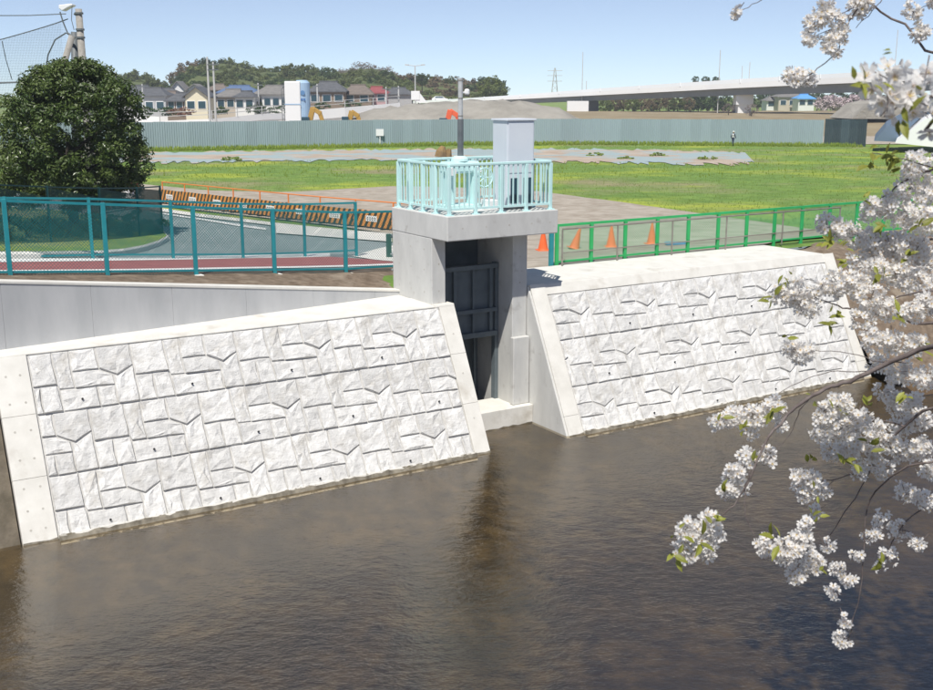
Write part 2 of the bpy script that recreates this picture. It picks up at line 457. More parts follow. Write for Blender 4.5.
PTF = [(-40, 264.6), (0, 264.3), (120, 262.5), (240, 260), (330, 258.2), (394, 262.5)]
gp = lambda L_, dy=0: [G(x, y + dy) for x, y in L_]
sheet('cycle_path', gp(PTH), gp(PTF), M['red'], .045, 50, 5)
sheet('path_line', gp(PTF[:5]), gp(PTF[:5], -3.2), M['white'], .05, 50, 3)
sheet('path_line', gp(PTH, 1.7), gp(PTH, .1), M['white'], .05, 50, 3)
KN = [(150, 212.5), (163, 214.8), (205, 222), (240, 228.5), (276, 235), (330, 239), (392, 243.8)]
KF = [(150, 208), (163, 210), (205, 216), (243, 220.4), (276, 224.5), (330, 230.2), (392, 235.5)]
sheet('kerb_apron', gp(KN[4:], 0), gp(KF[4:]), M['coping'], .07, 24, 4)
sheet('kerb_apron', gp(KF[:5], 3.2), gp(KF[:5]), M['coping'], .07, 30, 4)
sheet('road_line', gp([(150, 213.6), (163, 215.6), (205, 222), (240, 228), (266, 231.6)]), gp([(150, 212.6), (163, 214.4), (205, 220.4), (240, 226), (266, 229.6)]), M['white'], .06, 24, 3)
sheet('concrete_apron', gp([(352, 258), (374, 261.5), (396, 263.5)]), gp([(362, 255), (375, 251), (396, 246)]), M['coping'], .055, 10, 5)
sheet('gravel_yard', [Vector(p) for p in ((-16.3, 52.6, 0), (-11, 47.3, 0), (-6, 42.6, 0), (-1.2, 37, 0), (.2, 31.5, 0), F(2.35, 3.7, 0), F(5, 3.7, 0), F(8, 3.7, 0), F(11.5, 3.7, 0), F(13.5, 5.4, 0))],
      [Vector(p) for p in ((-24, 70, 0), (-14, 60, 0), (-9.5, 58.6, 0), (-4.1, 63.4, 0), (3.0, 61, 0), (7.5, 52, 0), (11.5, 43, 0), (14.5, 36.5, 0))], M['grav'], .055, 60, 18, jag=.1)
sheet('bare_patch', [Vector(p) for p in ((-36, 92, 0), (-25, 92, 0), (-6, 97, 0), (8, 93, 0), (21, 88.5, 0), (24, 93, 0))],
      [Vector(p) for p in ((-42, 110, 0), (-32, 113, 0), (-8, 121, 0), (8, 123, 0), (22, 119, 0), (28, 112, 0))], M['bare'], .05, 160, 16, jag=3.2)
# traffic island with turf
mb = MB()
isl = [G(x, y) for x, y in [(-60, 262), (-20, 261.5), (40, 260.5), (100, 259), (125, 256.5), (145, 252.3), (160, 247), (169, 241.5), (163, 234), (120, 224), (60, 214), (-60, 205)]]
outer = [(p.x, p.y, g(p.x, p.y) + .15) for p in isl]
cx = sum(p[0] for p in outer) / len(outer); cy = sum(p[1] for p in outer) / len(outer)
inner = [(cx + (x - cx) * .985, cy + (y - cy) * .985, z + .02) for x, y, z in outer]
cen = (cx, cy, g(cx, cy) + .25)
n = len(outer)
mb.v = inner + [cen]
mb.f = [(i, (i + 1) % n, n) for i in range(n)]; mb.m = [0] * n
struct('turf_island', mb, M['field'])
mb = MB()
for i in range(n):
    a = Vector(outer[i]); b = Vector(outer[(i + 1) % n]); a2 = Vector(inner[i]); b2 = Vector(inner[(i + 1) % n])
    dn = Vector((0, 0, -.3)); up = Vector((0, 0, .03))
    mb.hexa([a + dn, b + dn, b2 + dn, a2 + dn, a, b, b2 + up, a2 + up])
struct('kerb', mb, M['coping'])

# ------------------------------------------------------------------ revetment walls
SL = math.sqrt(1.25)
UN = Vector((0, 0, 1)) * (1 / SL) - DN * (2 / SL)     # outward normal of the 1:0.5 slope:  (n:-.894, z:.447)
UN = (DN * -1.0 + Vector((0, 0, .5))).normalized()
UT = (DN * .5 + Vector((0, 0, 1))).normalized()       # up the slope
def SP(s, z, h=0):     # a point on the revetment plane at height z, h proud of it
    return F(s, (z - WZ) * .5, z) + UN * h
STONES = [
 [(0, 0), (.31, 0), (.31, .55), (0, .55)],
 [(0, .55), (.16, .55), (.16, 1), (0, 1)],
 [(.16, .55), (.31, .55), (.325, .64), (.325, 1), (.16, 1)],
 [(.31, 0), (.455, 0), (.455, .64), (.325, .64), (.31, .55)],
 [(.325, .64), (.455, .64), (.65, .66), (.65, 1), (.325, 1)],
 [(.455, 0), (.69, 0), (.69, .37), (.455, .37)],
 [(.69, 0), (1, 0), (1, .37), (.84, .52), (.69, .37)],
 [(.455, .37), (.69, .37), (.81, .49), (.81, .66), (.65, .66), (.455, .64)],
 [(.65, .66), (.81, .66), (.81, 1), (.65, 1)],
 [(.81, .49), (.84, .52), (1, .37), (1, 1), (.81, 1)],
]
def clip(poly, x, keep_right):
    out = []
    for i in range(len(poly)):
        a = poly[i]; b = poly[(i + 1) % len(poly)]
        ia = (a[0] >= x) == keep_right; ib = (b[0] >= x) == keep_right
        if ia: out.append(a)
        if ia != ib:
            t = (x - a[0]) / (b[0] - a[0]); out.append((x, a[1] + t * (b[1] - a[1])))
    return out
def area(p): return abs(sum(p[i][0] * p[(i + 1) % len(p)][1] - p[(i + 1) % len(p)][0] * p[i][1] for i in range(len(p)))) / 2
def stone_mesh(poly, seed):          # poly in metres (x right, y up the slope), local z outward
    r = random.Random(seed)
    P = [Vector((x, y, 0)) for x, y in poly]
    if sum(P[i].x * P[(i + 1) % len(P)].y - P[(i + 1) % len(P)].x * P[i].y for i in range(len(P))) < 0: P.reverse()
    c = sum(P, Vector()) / len(P)
    ring = []
    for i in range(len(P)):
        a = P[i]; b = P[(i + 1) % len(P)]
        k = max(1, min(3, int(round((b - a).length / .22))))
        for j in range(k): ring.append(a.lerp(b, j / k))
    m = len(ring)
    def inset(p, d):
        v = c - p; return p + v.normalized() * min(d, v.length * .5)
    r0 = [inset(p, .011) + Vector((0, 0, -.02)) for p in ring]
    h_ = max(p.y for p in P) - min(p.y for p in P); tl = r.uniform(.000, .016); tx = r.uniform(-.05, .05)
    hgt = r.uniform(.018, .034)
    up_ = lambda p: (c.y - p.y) / max(.1, h_) * 2      # +1 at the bottom edge, -1 at the top: each stone leans out at its foot
    r1 = [inset(p, (.019 if p.y < c.y else .030) + r.uniform(0, .014)) + Vector((0, 0, hgt * .9 + up_(p) * tl + (p.x - c.x) * tx + r.uniform(-.008, .008))) for p in ring]
    r2 = [p.lerp(c, .45 + r.uniform(-.1, .1)) + Vector((0, 0, hgt + up_(p) * tl * .55 + (p.x - c.x) * tx * .5 + r.uniform(-.016, .020))) for p in ring]
    c2 = c + Vector((r.uniform(-.04, .04), r.uniform(-.04, .04), hgt + r.uniform(-.01, .02)))
    vs = r0 + r1 + r2 + [c2]
    fs = []
    for q in range(2):
        for i in range(m):
            j = (i + 1) % m
            fs.append((q * m + i, q * m + j, (q + 1) * m + j, (q + 1) * m + i))
    for i in range(m): fs.append((2 * m + i, 2 * m + (i + 1) % m, 3 * m))
    me = bpy.data.meshes.new('stone'); me.from_pydata([tuple(v) for v in vs], [], fs); me.materials.append(M['stone']); me.update()
    return me
ROT = Matrix((DS, UT, UN)).transposed().to_4x4()
CACHE = {}
def revetment(root, s0, s1, starts, unit, z0=-3.02):
    hs = (1.0 * SL)
    for c in range(3):
        ztop = -.03 - c * 1.0
        u0 = starts[c]
        while u0 > s0: u0 -= unit
        while u0 < s1:
            for k, poly in enumerate(STONES):
                pm = [(x * unit, -y * hs) for x, y in poly]
                a, b = u0 + min(p[0] for p in pm), u0 + max(p[0] for p in pm)
                if b <= s0 + .05 or a >= s1 - .05: continue
                full = a >= s0 - 1e-4 and b <= s1 + 1e-4
                if full:
                    key = (k, unit, rnd.randrange(6))
                    if key not in CACHE: CACHE[key] = stone_mesh(pm, hash(key) % 9999)
                    me = CACHE[key]
                else:
                    q = clip(clip(pm, s0 - u0, True), s1 - u0, False)
                    if len(q) < 3 or area(q) < .03: continue
                    me = stone_mesh(q, k + c * 17)
                o = put(me, 'stone', root, Matrix.Translation(SP(u0, ztop) - ORG[root.name]) @ ROT)
                if k == 4 and full:
                    w = MB(); w.tube([(0, 0, 0), (0, 0, .03)], .019, 8)
                    if 'weep' not in CACHE: CACHE['weep'] = w.mesh('weep_hole', M['blk'])
                    put(CACHE['weep'], 'weep_hole', o, Matrix.Translation((unit * .5, -hs * .84, .034)))
            u0 += unit
    # backing mass (joint surface), coping on top, toe strip
    b = MB(); b.prism([SP(s0 - .03, -3.45, -.012), SP(s0 - .03, -.03, -.012), F(s0 - .03, 2.6, -.03), F(s0 - .03, 2.6, -3.45)], DS * (s1 - s0 + .06)); b.build('backing', M['joint'], root)
    t = MB(); t.prism([SP(s0, -3.3, .11), SP(s0, -2.955, .11), SP(s0, -2.955, -.2), SP(s0, -3.3, -.2)], DS * (s1 - s0)); t.build('toe_strip', M['stained'], root, bev=.01)
lw = thing('revetment_wall', 'white stone-patterned sloping river wall on the left of the sluice', 'river wall', F(-4.5, 0, WZ))
revetment(lw, -8.93, -.40, (-7.12, -8.06, -9.05), 2.03)
rw = thing('revetment_wall', 'white stone-patterned sloping river wall on the right of the sluice, partly behind cherry blossom', 'river wall', F(7, 0, WZ))
revetment(rw, 2.56, 12.02, (3.66, 4.70, 5.70), 2.05)
# copings: flat crest + sloped end bands
mb = MB()
mb.prism([F(-9.5, 1.49, -.026), SP(-9.5, -.03, .016), SP(-9.5, .0, .016) , F(-9.5, 4.0, .005), F(-9.5, 4.0, -.3), F(-9.5, 1.5, -.3)], DS * 9.02); mb.build('coping', M['coping'], lw, bev=.008)
mb = MB()
for a, b in ((-9.52, -8.95), (-.385, 0)):
    for z0, z1 in ((-3.5, -2.004), (-2, -1.004), (-1, -.031)):
        m_ = MB(); m_.prism([SP(a, z0, .026), SP(a, z1, .026), SP(a, z1, -.5), SP(a, z0, -.5)], DS * (b - a)); m_.build('end_band', M['coping'], lw, bev=.006)
mb = MB()
mb.prism([SP(-.48, -.028, .030), SP(-.48, .012, .030), F(-.48, 2.6, .012), F(-.48, 2.6, -.3), F(-.48, 1.5, -.3)], DS * .48); mb.build('coping', M['coping'], lw, bev=.008)
mb = MB()
mb.prism([SP(2.12, -.03, .012), SP(2.12, .2, .012), F(2.12, 3.8, .2), F(2.12, 3.8, -.4), SP(2.12, -.03, -.5)], DS * 9.95); mb.build('coping', M['coping'], rw, bev=.01)
mb = MB()
for a, b in ((2.12, 2.53), (12.05, 12.45)):
    for z0, z1 in ((-3.5, -2.604), (-2.6, .215 if a < 5 else .19)):
        m_ = MB(); m_.prism([SP(a, z0, .026), SP(a, z1, .026), SP(a, z1, -.5), SP(a, z0, -.5)], DS * (b - a)); m_.build('end_band', M['coping'], rw, bev=.006)
# formwork tie holes and the tide mark
M['tie'] = mat('tie_hole_mortar', (.40, .38, .34), (.50, .48, .44), 9, .9)
M['tide'] = mat('tide_mark', (.10, .085, .06), (.30, .27, .21), 5, .6, spec=.6)
def dots(root, pts, nrm, r=.022):
    m_ = MB()
    for p in pts: m_.tube([p - nrm * .01, p + nrm * .0022], r, 7)
    o = m_.build('tie_holes', M['tie'], root); o['kind'] = 'stuff'
dots(lw, [SP(s_ + rnd.uniform(-.02, .02), z_, .026) for s_ in (-9.36, -9.1) for z_ in (-.35, -.8, -1.25, -1.7, -2.15, -2.5, -2.8)] + [SP(-.2, z_, .026) for z_ in (-.6, -1.4, -2.3)], UN)
dots(lw, [F(-8.8 + .62 * i + rnd.uniform(-.03, .03), 1.62 + .22 * (i % 2), .001) for i in range(13)], Vector((0, 0, 1)), .018)
for root, a, b, h in ((lw, -9.52, -8.945, .027), (lw, -.385, .001, .027), (rw, 2.12, 2.53, .027), (lw, -8.94, -.39, .111), (rw, 2.54, 12.04, .111)):
    m_ = MB(); n_ = max(2, int((b - a) / .12)); top_ = [SP(a + (b - a) * i / n_, -2.998 + rnd.uniform(0, .035), h + .003) for i in range(n_ + 1)]; bot_ = [SP(a + (b - a) * i / n_, -3.08, h + .003) for i in range(n_ + 1)]
    m_.grid([bot_, top_]); m_.grid([[p - UN * .012 for p in top_], [p - UN * .012 for p in bot_]]); m_.grid([top_, [p - UN * .012 for p in top_]]); m_.build('tide_mark', M['tide'], root)
# older wall continuing upstream, left of the new one
mb = MB()
mb.prism([SP(-40, -3.5, -.06), SP(-40, -.1, -.06), F(-40, 3, -.1), F(-40, 3, -3.5)], DS * 30.45)
ow = mb.build('old_wall', M['oldc'], org=F(-20, 0, WZ)); tag(ow, 'brown weathered concrete river wall at the left edge of the water', 'old wall')
# vertical retaining wall behind the left crest, its top falling to the right
rt = thing('retaining_wall', 'smooth grey concrete retaining wall tapering down to the sluice above the left stone wall', 'retaining wall', RW0)
def ret_top(t): return 1.275 - t * (1.235 / 9.6)
edges = [-16.0] + [-9.6 + 1.62 * i for i in range(12)] + [9.62]
edges = sorted(e for e in set(edges) if e <= 9.62)
for a, b in zip(edges, edges[1:]):
    if b - a < .1: continue
    a_, b_ = a + .0015, b - .0015
    mb = MB()
    pa = RW0 + RD * a_; pb = RW0 + RD * b_; th = RN * .24
    za, zb = ret_top(a_) - .05, ret_top(b_) - .05
    V = lambda p, z: p + Vector((0, 0, z))
    mb.hexa([V(pa, -.3), V(pb, -.3), V(pb + th, -.3), V(pa + th, -.3), V(pa, za), V(pb, zb), V(pb + th, zb), V(pa + th, za)])
    mb.build('panel', M['wallc'], rt, bev=.004)
mb = MB()
pa = RW0 + RD * -16; pb = RW0 + RD * 9.62; o_ = RN * -.015; th = RN * .27
za, zb = ret_top(-16), ret_top(9.62)
mb.hexa([V(pa + o_, za - .049), V(pb + o_, zb - .049), V(pb + th, zb - .049), V(pa + th, za - .049), V(pa + o_, za), V(pb + o_, zb), V(pb + th, zb), V(pa + th, za)])
mb.build('cap', M['coping'], rt, bev=.006)

# ------------------------------------------------------------------ sluice tower
tw = thing('sluice_tower', 'pale concrete sluice gate structure with a dark opening between the two river walls', 'sluice', F(.9, 2, WZ))
mb = MB(); mb.fbox(-.48, 2.42, .95, 3.42, 1.47, 2.0); mb.build('platform_slab', M['tower'], tw, bev=.02)
mb = MB(); mb.fbox(-.475, -.13, 1.62, 3.41, -3.4, 1.468); mb.build('pillar', M['tower'], tw, bev=.015)
mb = MB(); mb.fbox(1.66, 2.06, 1.62, 3.41, -3.4, 1.468); mb.build('pillar', M['tower'], tw, bev=.015)
mb = MB(); mb.fbox(-.128, 1.658, 3.1, 3.4, -3.4, 1.466); mb.build('back_wall', M['gate'], tw)  # dark colour stands in for the shade of the deep recess
# wing wall under the right cheek
mb = MB(); mb.prism([SP(2.075, -3.4, -.02), SP(2.075, .19, -.02), F(2.075, 2.3, .19), F(2.075, 2.3, -3.4)], DS * .44); mb.build('wing_wall', M['tower'], tw, bev=.008)
mb = MB(); mb.prism([SP(-.40, -3.4, -.02), SP(-.40, -.04, -.02), F(-.40, 1.6, -.04), F(-.40, 1.6, -3.4)], DS * .385); mb.build('wing_wall', M['tower'], tw, bev=.008)
mb = MB(); mb.fbox(-.12, 2.07, 1.32, 2.3, -3.4, -2.56); mb.build('sill', M['coping'], tw, bev=.015)
mb = MB(); mb.fbox(1.60, 2.05, 1.47, 1.615, -2.558, -.95); mb.build('guide_block', M['tower'], tw, bev=.02)
gt = MB(); gt.fbox(-.05, 1.58, 2.26, 2.30, -.98, .70); gate = gt.build('gate_leaf', M['gate'], tw)
for nm, (a, b, z0, z1) in [('gate_beam', (-.06, 1.59, .60, .70)), ('gate_beam', (-.06, 1.59, -.42, -.33)), ('gate_beam', (-.06, 1.59, -1.0, -.88)),
                            ('gate_rib', (.42, .50, -.879, .599)), ('gate_rib', (1.40, 1.48, -.879, .599)), ('gate_rib', (-.02, .06, -.879, .599)), ('gate_rib', (.93, .98, -.879, .599))]:
    m_ = MB(); d = .13 if nm == 'gate_beam' else .09
    m_.fbox(a, b, 2.258 - d, 2.258, z0, z1); m_.build(nm, M['gate'], gate, bev=.006)
for a in (-.126, 1.56):
    m_ = MB(); m_.fbox(a, a + .095, 2.19, 2.34, -2.556, .715); m_.build('gate_guide', M['gate'], tw)
for i, a in enumerate((.1, .55, 1.0, 1.4)):
    m_ = MB(); m_.fbox(a, a + .06, 2.86, 2.93, -2.6, -.9); m_.build('trash_bar', M['gate'], tw, bev=.004)
dots(tw, [F(-.476, n_, z_) for n_ in (1.95, 2.55, 3.1) for z_ in (.25, .75, 1.2)], -DS, .02)
dots(tw, [F(s_, .95, 1.73) for s_ in (-.1, .5, 1.1, 1.7, 2.2)] + [F(s_, 1.62, z_) for s_ in (-.3, 1.86) for z_ in (.3, .9)], -DN, .02)
m_ = MB(); n_ = 16; top_ = [F(-.12 + 2.17 * i / n_, 1.317, -2.998 + rnd.uniform(0, .035)) for i in range(n_ + 1)]; m_.grid([[Vector((p.x, p.y, -3.1)) for p in top_], top_]); m_.grid([[p + DN * .01 for p in top_], [Vector((p.x, p.y, -3.1)) + DN * .01 for p in top_]]); m_.build('tide_mark', M['tide'], tw)
# railing round the platform
rl = thing('railing', 'mint green steel railing round the top of the sluice platform', 'railing', F(.9, 2.2, 2.0))
RS0, RS1, RN0, RN1 = -.36, 2.28, 1.07, 3.30
zt = 2.0
def rail_run(p, q, nb):
    m_ = MB(); m_.bar(p + Vector((0, 0, 1.06)), q + Vector((0, 0, 1.06)), .06, .06); m_.build('top_rail', M['mint'], rl, bev=.012)
    m_ = MB(); m_.bar(p + Vector((0, 0, .13)), q + Vector((0, 0, .13)), .04, .045); m_.build('bottom_rail', M['mint'], rl)
    for i in range(1, nb):
        x = p.lerp(q, i / nb)
        m_ = MB(); m_.bar(x + Vector((0, 0, .152)), x + Vector((0, 0, 1.03)), .028, .022); m_.build('baluster', M['mint'], rl)
def rpost(x):
    m_ = MB(); m_.bar(x + Vector((0, 0, .012)), x + Vector((0, 0, 1.03)), .075, .065); po = m_.build('post', M['mint'], rl, bev=.008)
    m_ = MB(); m_.bar(x, x + Vector((0, 0, .02)), .15, .15); m_.build('base_plate', M['mint'], po)
cs = [F(RS0, RN0, zt), F(RS1, RN0, zt), F(RS1, RN1, zt), F(RS0, RN1, zt)]
rail_run(cs[0], cs[1], 21); rail_run(cs[1], cs[2], 17); rail_run(cs[2], cs[3], 21); rail_run(cs[3], cs[0], 17)
for a, b, k in ((0, 1, 4), (1, 2, 3), (2, 3, 4), (3, 0, 4)):
    for i in range(k): rpost(cs[a].lerp(cs[b], i / k))
# control cabinet
cb = thing('control_cabinet', 'tall grey-blue steel control cabinet standing on the sluice platform', 'cabinet', F(1.85, 2.1, 2.0))
C0, C1, CN0, CN1 = 1.36, 2.09, 1.45, 2.02
mb = MB(); mb.fbox(C0, C1, CN0, CN1, 2.05, 3.94); mb.build('body', M['cab'], cb, bev=.012)
mb = MB(); mb.fbox(C0 - .03, C1 + .03, CN0 - .04, CN1 + .03, 3.942, 3.99); mb.build('roof', M['cab'], cb, bev=.01)
mb = MB(); mb.fbox(C0 + .02, C1 - .02, CN0 + .03, CN1 - .03, 2.0, 2.048); mb.build('plinth', M['steel'], cb)
for a, b in ((C0 + .03, (C0 + C1) / 2 - .006), ((C0 + C1) / 2 + .006, C1 - .03)):
    m_ = MB(); m_.fbox(a, b, CN0 - .018, CN0 - .001, 2.08, 2.78); dr = m_.build('door', M['cab'], cb, bev=.004)
    m_ = MB(); m_.fbox(a + .06, b - .05, CN0 - .024, CN0 - .019, 2.14, 2.70); m_.build('window', M['glass'], dr)
m_ = MB(); m_.fbox(C0 + .03, C1 - .03, CN0 - .016, CN0 - .001, 2.81, 3.90); m_.build('panel', M['cab'], cb, bev=.004)
# hoist with bevel gear, handwheel and side covers
hs_ = thing('gate_hoist', 'mint green gate hoist with gearbox and hand wheel on the platform beside the cabinet', 'hoist', F(.7, 2.2, 2.0))
mb = MB(); mb.fbox(.15, 1.05, 1.95, 2.45, 2.0, 2.12); mb.build('base', M['mint'], hs_, bev=.02)
for a in (.25, .85):
    m_ = MB(); m_.fbox(a, a + .1, 2.05, 2.35, 2.122, 2.80); m_.build('column', M['mint'], hs_, bev=.01)
mb = MB(); mb.fbox(.18, 1.02, 2.0, 2.4, 2.802, 3.06); mb.build('gearbox', M['mint'], hs_, bev=.05)
mb = MB(); mb.tube([F(.6, 2.2, 3.062), F(.6, 2.2, 3.12), F(.6, 2.2, 3.18)], [.2, .19, .12], 14); mb.build('dome', M['mint'], hs_)
mb = MB()
wc = F(.95, 1.72, 2.72)
mb.tube([wc + DS * (.21 * math.cos(a)) + Vector((0, 0, .21 * math.sin(a))) for a in np.linspace(0, 2 * math.pi, 25)], .018, 6)
for a in np.linspace(0, 2 * math.pi, 6)[:-1]: mb.tube([wc, wc + DS * (.21 * math.cos(a)) + Vector((0, 0, .21 * math.sin(a)))], .013, 5)
mb.tube([wc, wc + DN * .28], .03, 8)
mb.build('hand_wheel', M['mint'], hs_)
mb = MB(); mb.tube([F(.22, 1.86, 2.86), F(.22, 2.05, 2.86)], .09, 12); mb.tube([F(.9, 1.86, 2.88), F(.9, 2.05, 2.88)], .07, 12); mb.build('bearing_cap', M['wht'], hs_)
mb = MB(); mb.fbox(1.02, 1.25, 1.62, 2.0, 2.0, 2.22); o = mb.build('junction_box', M['wht'], bev=.015, org=F(1.13, 1.8, 2)); tag(o, 'small white box on the platform floor at the foot of the cabinet', 'box')
# stem post over the hoist
sp_ = thing('stem_post', 'tall thin grey post rising from the sluice platform, dark below and pale at its top', 'post', F(.62, 2.2, 3.18))
b0 = F(.62, 2.2, 0)
zz = lambda z: Vector((b0.x, b0.y, z))
mb = MB(); mb.tube([zz(3.17), zz(3.98)], .068, 12); mb.build('lower_tube', M['steel'], sp_, smooth=False)
mb = MB(); mb.tube([zz(3.98), zz(4.86)], .054, 12); up_ = mb.build('upper_tube', M['lsteel'], sp_)
for i in range(3):
    m_ = MB(); m_.tube([zz(4.04 + i * .38), zz(4.06 + i * .38)], .060, 10); m_.build('band', M['pipe'], up_)
mb = MB(); mb.tube([zz(4.55) + DS * .05, zz(4.55) + DS * .16], .02, 6); mb.tube([zz(4.50) + DS * .17, zz(4.53) + DS * .17, zz(4.60) + DS * .17, zz(4.63) + DS * .17], [.03, .06, .06, .03], 10); mb.build('float_lamp', M['wht'], sp_)

# ------------------------------------------------------------------ fences
def chain(mb, a, b, z0a, z0b, h, pitch, r):
    """diamond wire net in the vertical panel from a to b (bottom heights z0a, z0b, height h)"""
    a = Vector(a); b = Vector(b); L_ = (b - a).length; d = (b - a) / L_
    nrm = Vector((-d.y, d.x, 0)).normalized() if abs(d.x) + abs(d.y) > 0 else DN
    P = lambda u, v: a + d * u + Vector((0, 0, (z0a + (z0b - z0a) * u / L_) + v - a.z * 0))
    a.z = 0; b.z = 0
    for sg in (1, -1):
        c = -h if sg > 0 else 0
        cmax = L_ if sg > 0 else L_ + h
        while c < cmax:
            # line u = c + v (sg>0) or u = c - v
            pts = []
            v0, v1 = 0.0, h
            if sg > 0: v0 = max(0, -c); v1 = min(h, L_ - c)
            else: v0 = max(0, c - L_); v1 = min(h, c)
            if v1 - v0 > .02:
                p = P(c + sg * v0, v0) + nrm * (sg * r); q = P(c + sg * v1, v1) + nrm * (sg * r)
                e = (q - p).normalized(); w = e.cross(nrm).normalized()
                tri = [nrm * r, w * r * .9 - nrm * r * .5, w * -r * .9 - nrm * r * .5]
                mb.add([p + t for t in tri] + [q + t for t in tri], [(0, 1, 4, 3), (1, 2, 5, 4), (2, 0, 3, 5)])
            c += pitch
def mesh_fence(root, posts, h, mpost, mwire, pw, rail, pitch, wr, rails=(.02,), gap=.10, footing=False, basedrop=.02):
    for p in posts:
        m_ = MB(); m_.bar(p - Vector((0, 0, .15)), p + Vector((0, 0, h)), pw, pw * .8); po = m_.build('post', mpost, root, bev=.006)
        if footing:
            m_ = MB(); m_.bar(p - Vector((0, 0, .2)), p + Vector((0, 0, .035)), .28, .28); m_.build('footing', M['coping'], po, bev=.02)
    for p, q in zip(posts, posts[1:]):
        m_ = MB(); m_.bar(p + Vector((0, 0, h - .03)), q + Vector((0, 0, h - .03)), rail, rail); m_.build('top_rail', mpost, root)
        for z in rails:
            m_ = MB(); m_.bar(p + Vector((0, 0, z + gap)), q + Vector((0, 0, z + gap)), rail * .8, rail * .8); m_.build('bottom_rail', mpost, root)
        m_ = MB(); chain(m_, p, q, p.z + gap, q.z + gap, h - gap - .04, pitch, wr); o = m_.build('wire_mesh', mwire, root, fix=False); o['kind'] = 'stuff'
def post_line(p0, p1, n0, n1):
    p0 = Vector(p0); p1 = Vector(p1)
    return [p0 + (p1 - p0) * i for i in range(n0, n1)]
# near row: fitted from the posts in the picture
NP = [F(-8.79, 3.28, 0), F(-6.9, 3.60, 0), F(-4.95, 3.98, 0), F(-3.0, 4.37, 0), F(-1.03, 4.76, 0)]
st = (NP[0] - NP[1])
NP = [NP[0] + st * i for i in range(4, 0, -1)] + NP + [F(.55, 5.05, 0)]
for p in NP:
    s_, n_ = sn(p.x, p.y); p.z = .315 - .1005 * (s_ + 1.03) if s_ < -1 else .26 - .05 * (s_)
nf = thing('chain_link_fence', 'nearer of the two teal chain-link fences, along the top of the grey retaining wall', 'fence', NP[6])
mesh_fence(nf, NP, 1.5, M['teal'], M['tealwire'], .085, .05, .07, .0036, footing=True)
BP = [F(-8.0, 8.05, .74), F(-6.05, 8.40, .60), F(-3.95, 8.80, .40), F(-1.95, 9.15, .21), F(-.0, 9.50, .07), F(1.5, 9.3, .05)]
st = (BP[0] - BP[1]); BP = [BP[0] + st * i for i in range(3, 0, -1)] + BP
bf = thing('chain_link_fence', 'farther teal chain-link fence, between the red path and the grey road', 'fence', BP[5])
mesh_fence(bf, BP, 1.5, M['teal'], M['tealwire'], .075, .05, .07, .0036)
# dark netting round the tree island
DP = [G(x, y) for x, y in ((-45, 256), (-8, 254), (52, 251), (103, 247), (140, 242.5), (163, 238))]
dfn = thing('net_fence', 'dark blue-green netting fence on the turf island in front of the round tree', 'fence', DP[2])
mesh_fence(dfn, DP, 1.75, M['darknet'], M['darknet'], .06, .04, .05, .0065, gap=.05)
# green fence on the right crest
GPX = [(556.5, 263), (590.8, 261), (624.5, 257.5), (656.5, 255), (687.3, 252.4), (717, 249.8), (745.4, 247.3), (773.2, 244.8), (800.5, 242.3), (828, 240), (855, 238.2), (882, 236.5), (908, 235)]
def on_line(px, py, n):   # point on the vertical plane n = const of the river frame
    r = ray(px, py); o = Vector((0, 0, CH)); t = (F(0, n, 0) - o).dot(DN) / r.dot(DN); return o + r * t
GP = []
for x, y in GPX:
    p = on_line(x, y, 3.95); p.z = .12; GP.append(p)
gf = thing('green_fence', 'bright green chain-link fence along the crest of the right river wall', 'fence', GP[4])
mesh_fence(gf, GP, 1.12, M['green'], M['greenwire'], .09, .06, .065, .0042, gap=.12)
# grey pipe handrail in front of it
GR = []
for x, y in ((562, 265), (617, 259.6), (671.5, 254.5), (725.4, 249.6), (781.5, 244.9), (838, 240.2)):
    p = on_line(x, y, 3.62); p.z = .2; GR.append(p)
gr = thing('pipe_handrail', 'thin grey-brown pipe handrail in front of the green fence on the crest', 'handrail', GR[2])
for p in GR:
    m_ = MB(); m_.tube([p, p + Vector((0, 0, .93))], .024, 8); m_.build('post', M['pipe'], gr)
for p, q in zip(GR, GR[1:]):
    m_ = MB(); m_.tube([p + Vector((0, 0, .95)), q + Vector((0, 0, .95))], .022, 8); m_.build('top_rail', M['pipe'], gr)
    m_ = MB(); m_.tube([p + Vector((0, 0, .34)), q + Vector((0, 0, .34))], .016, 8); m_.build('lower_rail', M['pipe'], gr)
# low blue-teal end post beside the tower, and guard post on the left of it
p = on_line(551, 262, 3.95); p.z = .12
m_ = MB(); m_.bar(p, p + Vector((0, 0, 1.5)), .11, .09); o = m_.build('fence_post', M['teal'], org=p, bev=.01); tag(o, 'blue-teal post between the concrete tower and the green fence', 'post')
gp_ = G(389, 259)
go = thing('guard_post', 'stub of guardrail with a dark green post at the left face of the sluice tower', 'guardrail', gp_)
m_ = MB(); m_.bar(gp_, gp_ + Vector((0, 0, .72)), .13, .1); m_.build('post', mat('dark_green_post', (.05, .12, .10), rough=.5), go, bev=.01)
for z in (.14, .64):
    m_ = MB(); a = gp_ + Vector((.02, 0, z)); m_.tube([a, a + DS * 1.3 + DN * .2], .05, 10); m_.build('rail', M['lsteel'] if z < .5 else M['steel'], go)

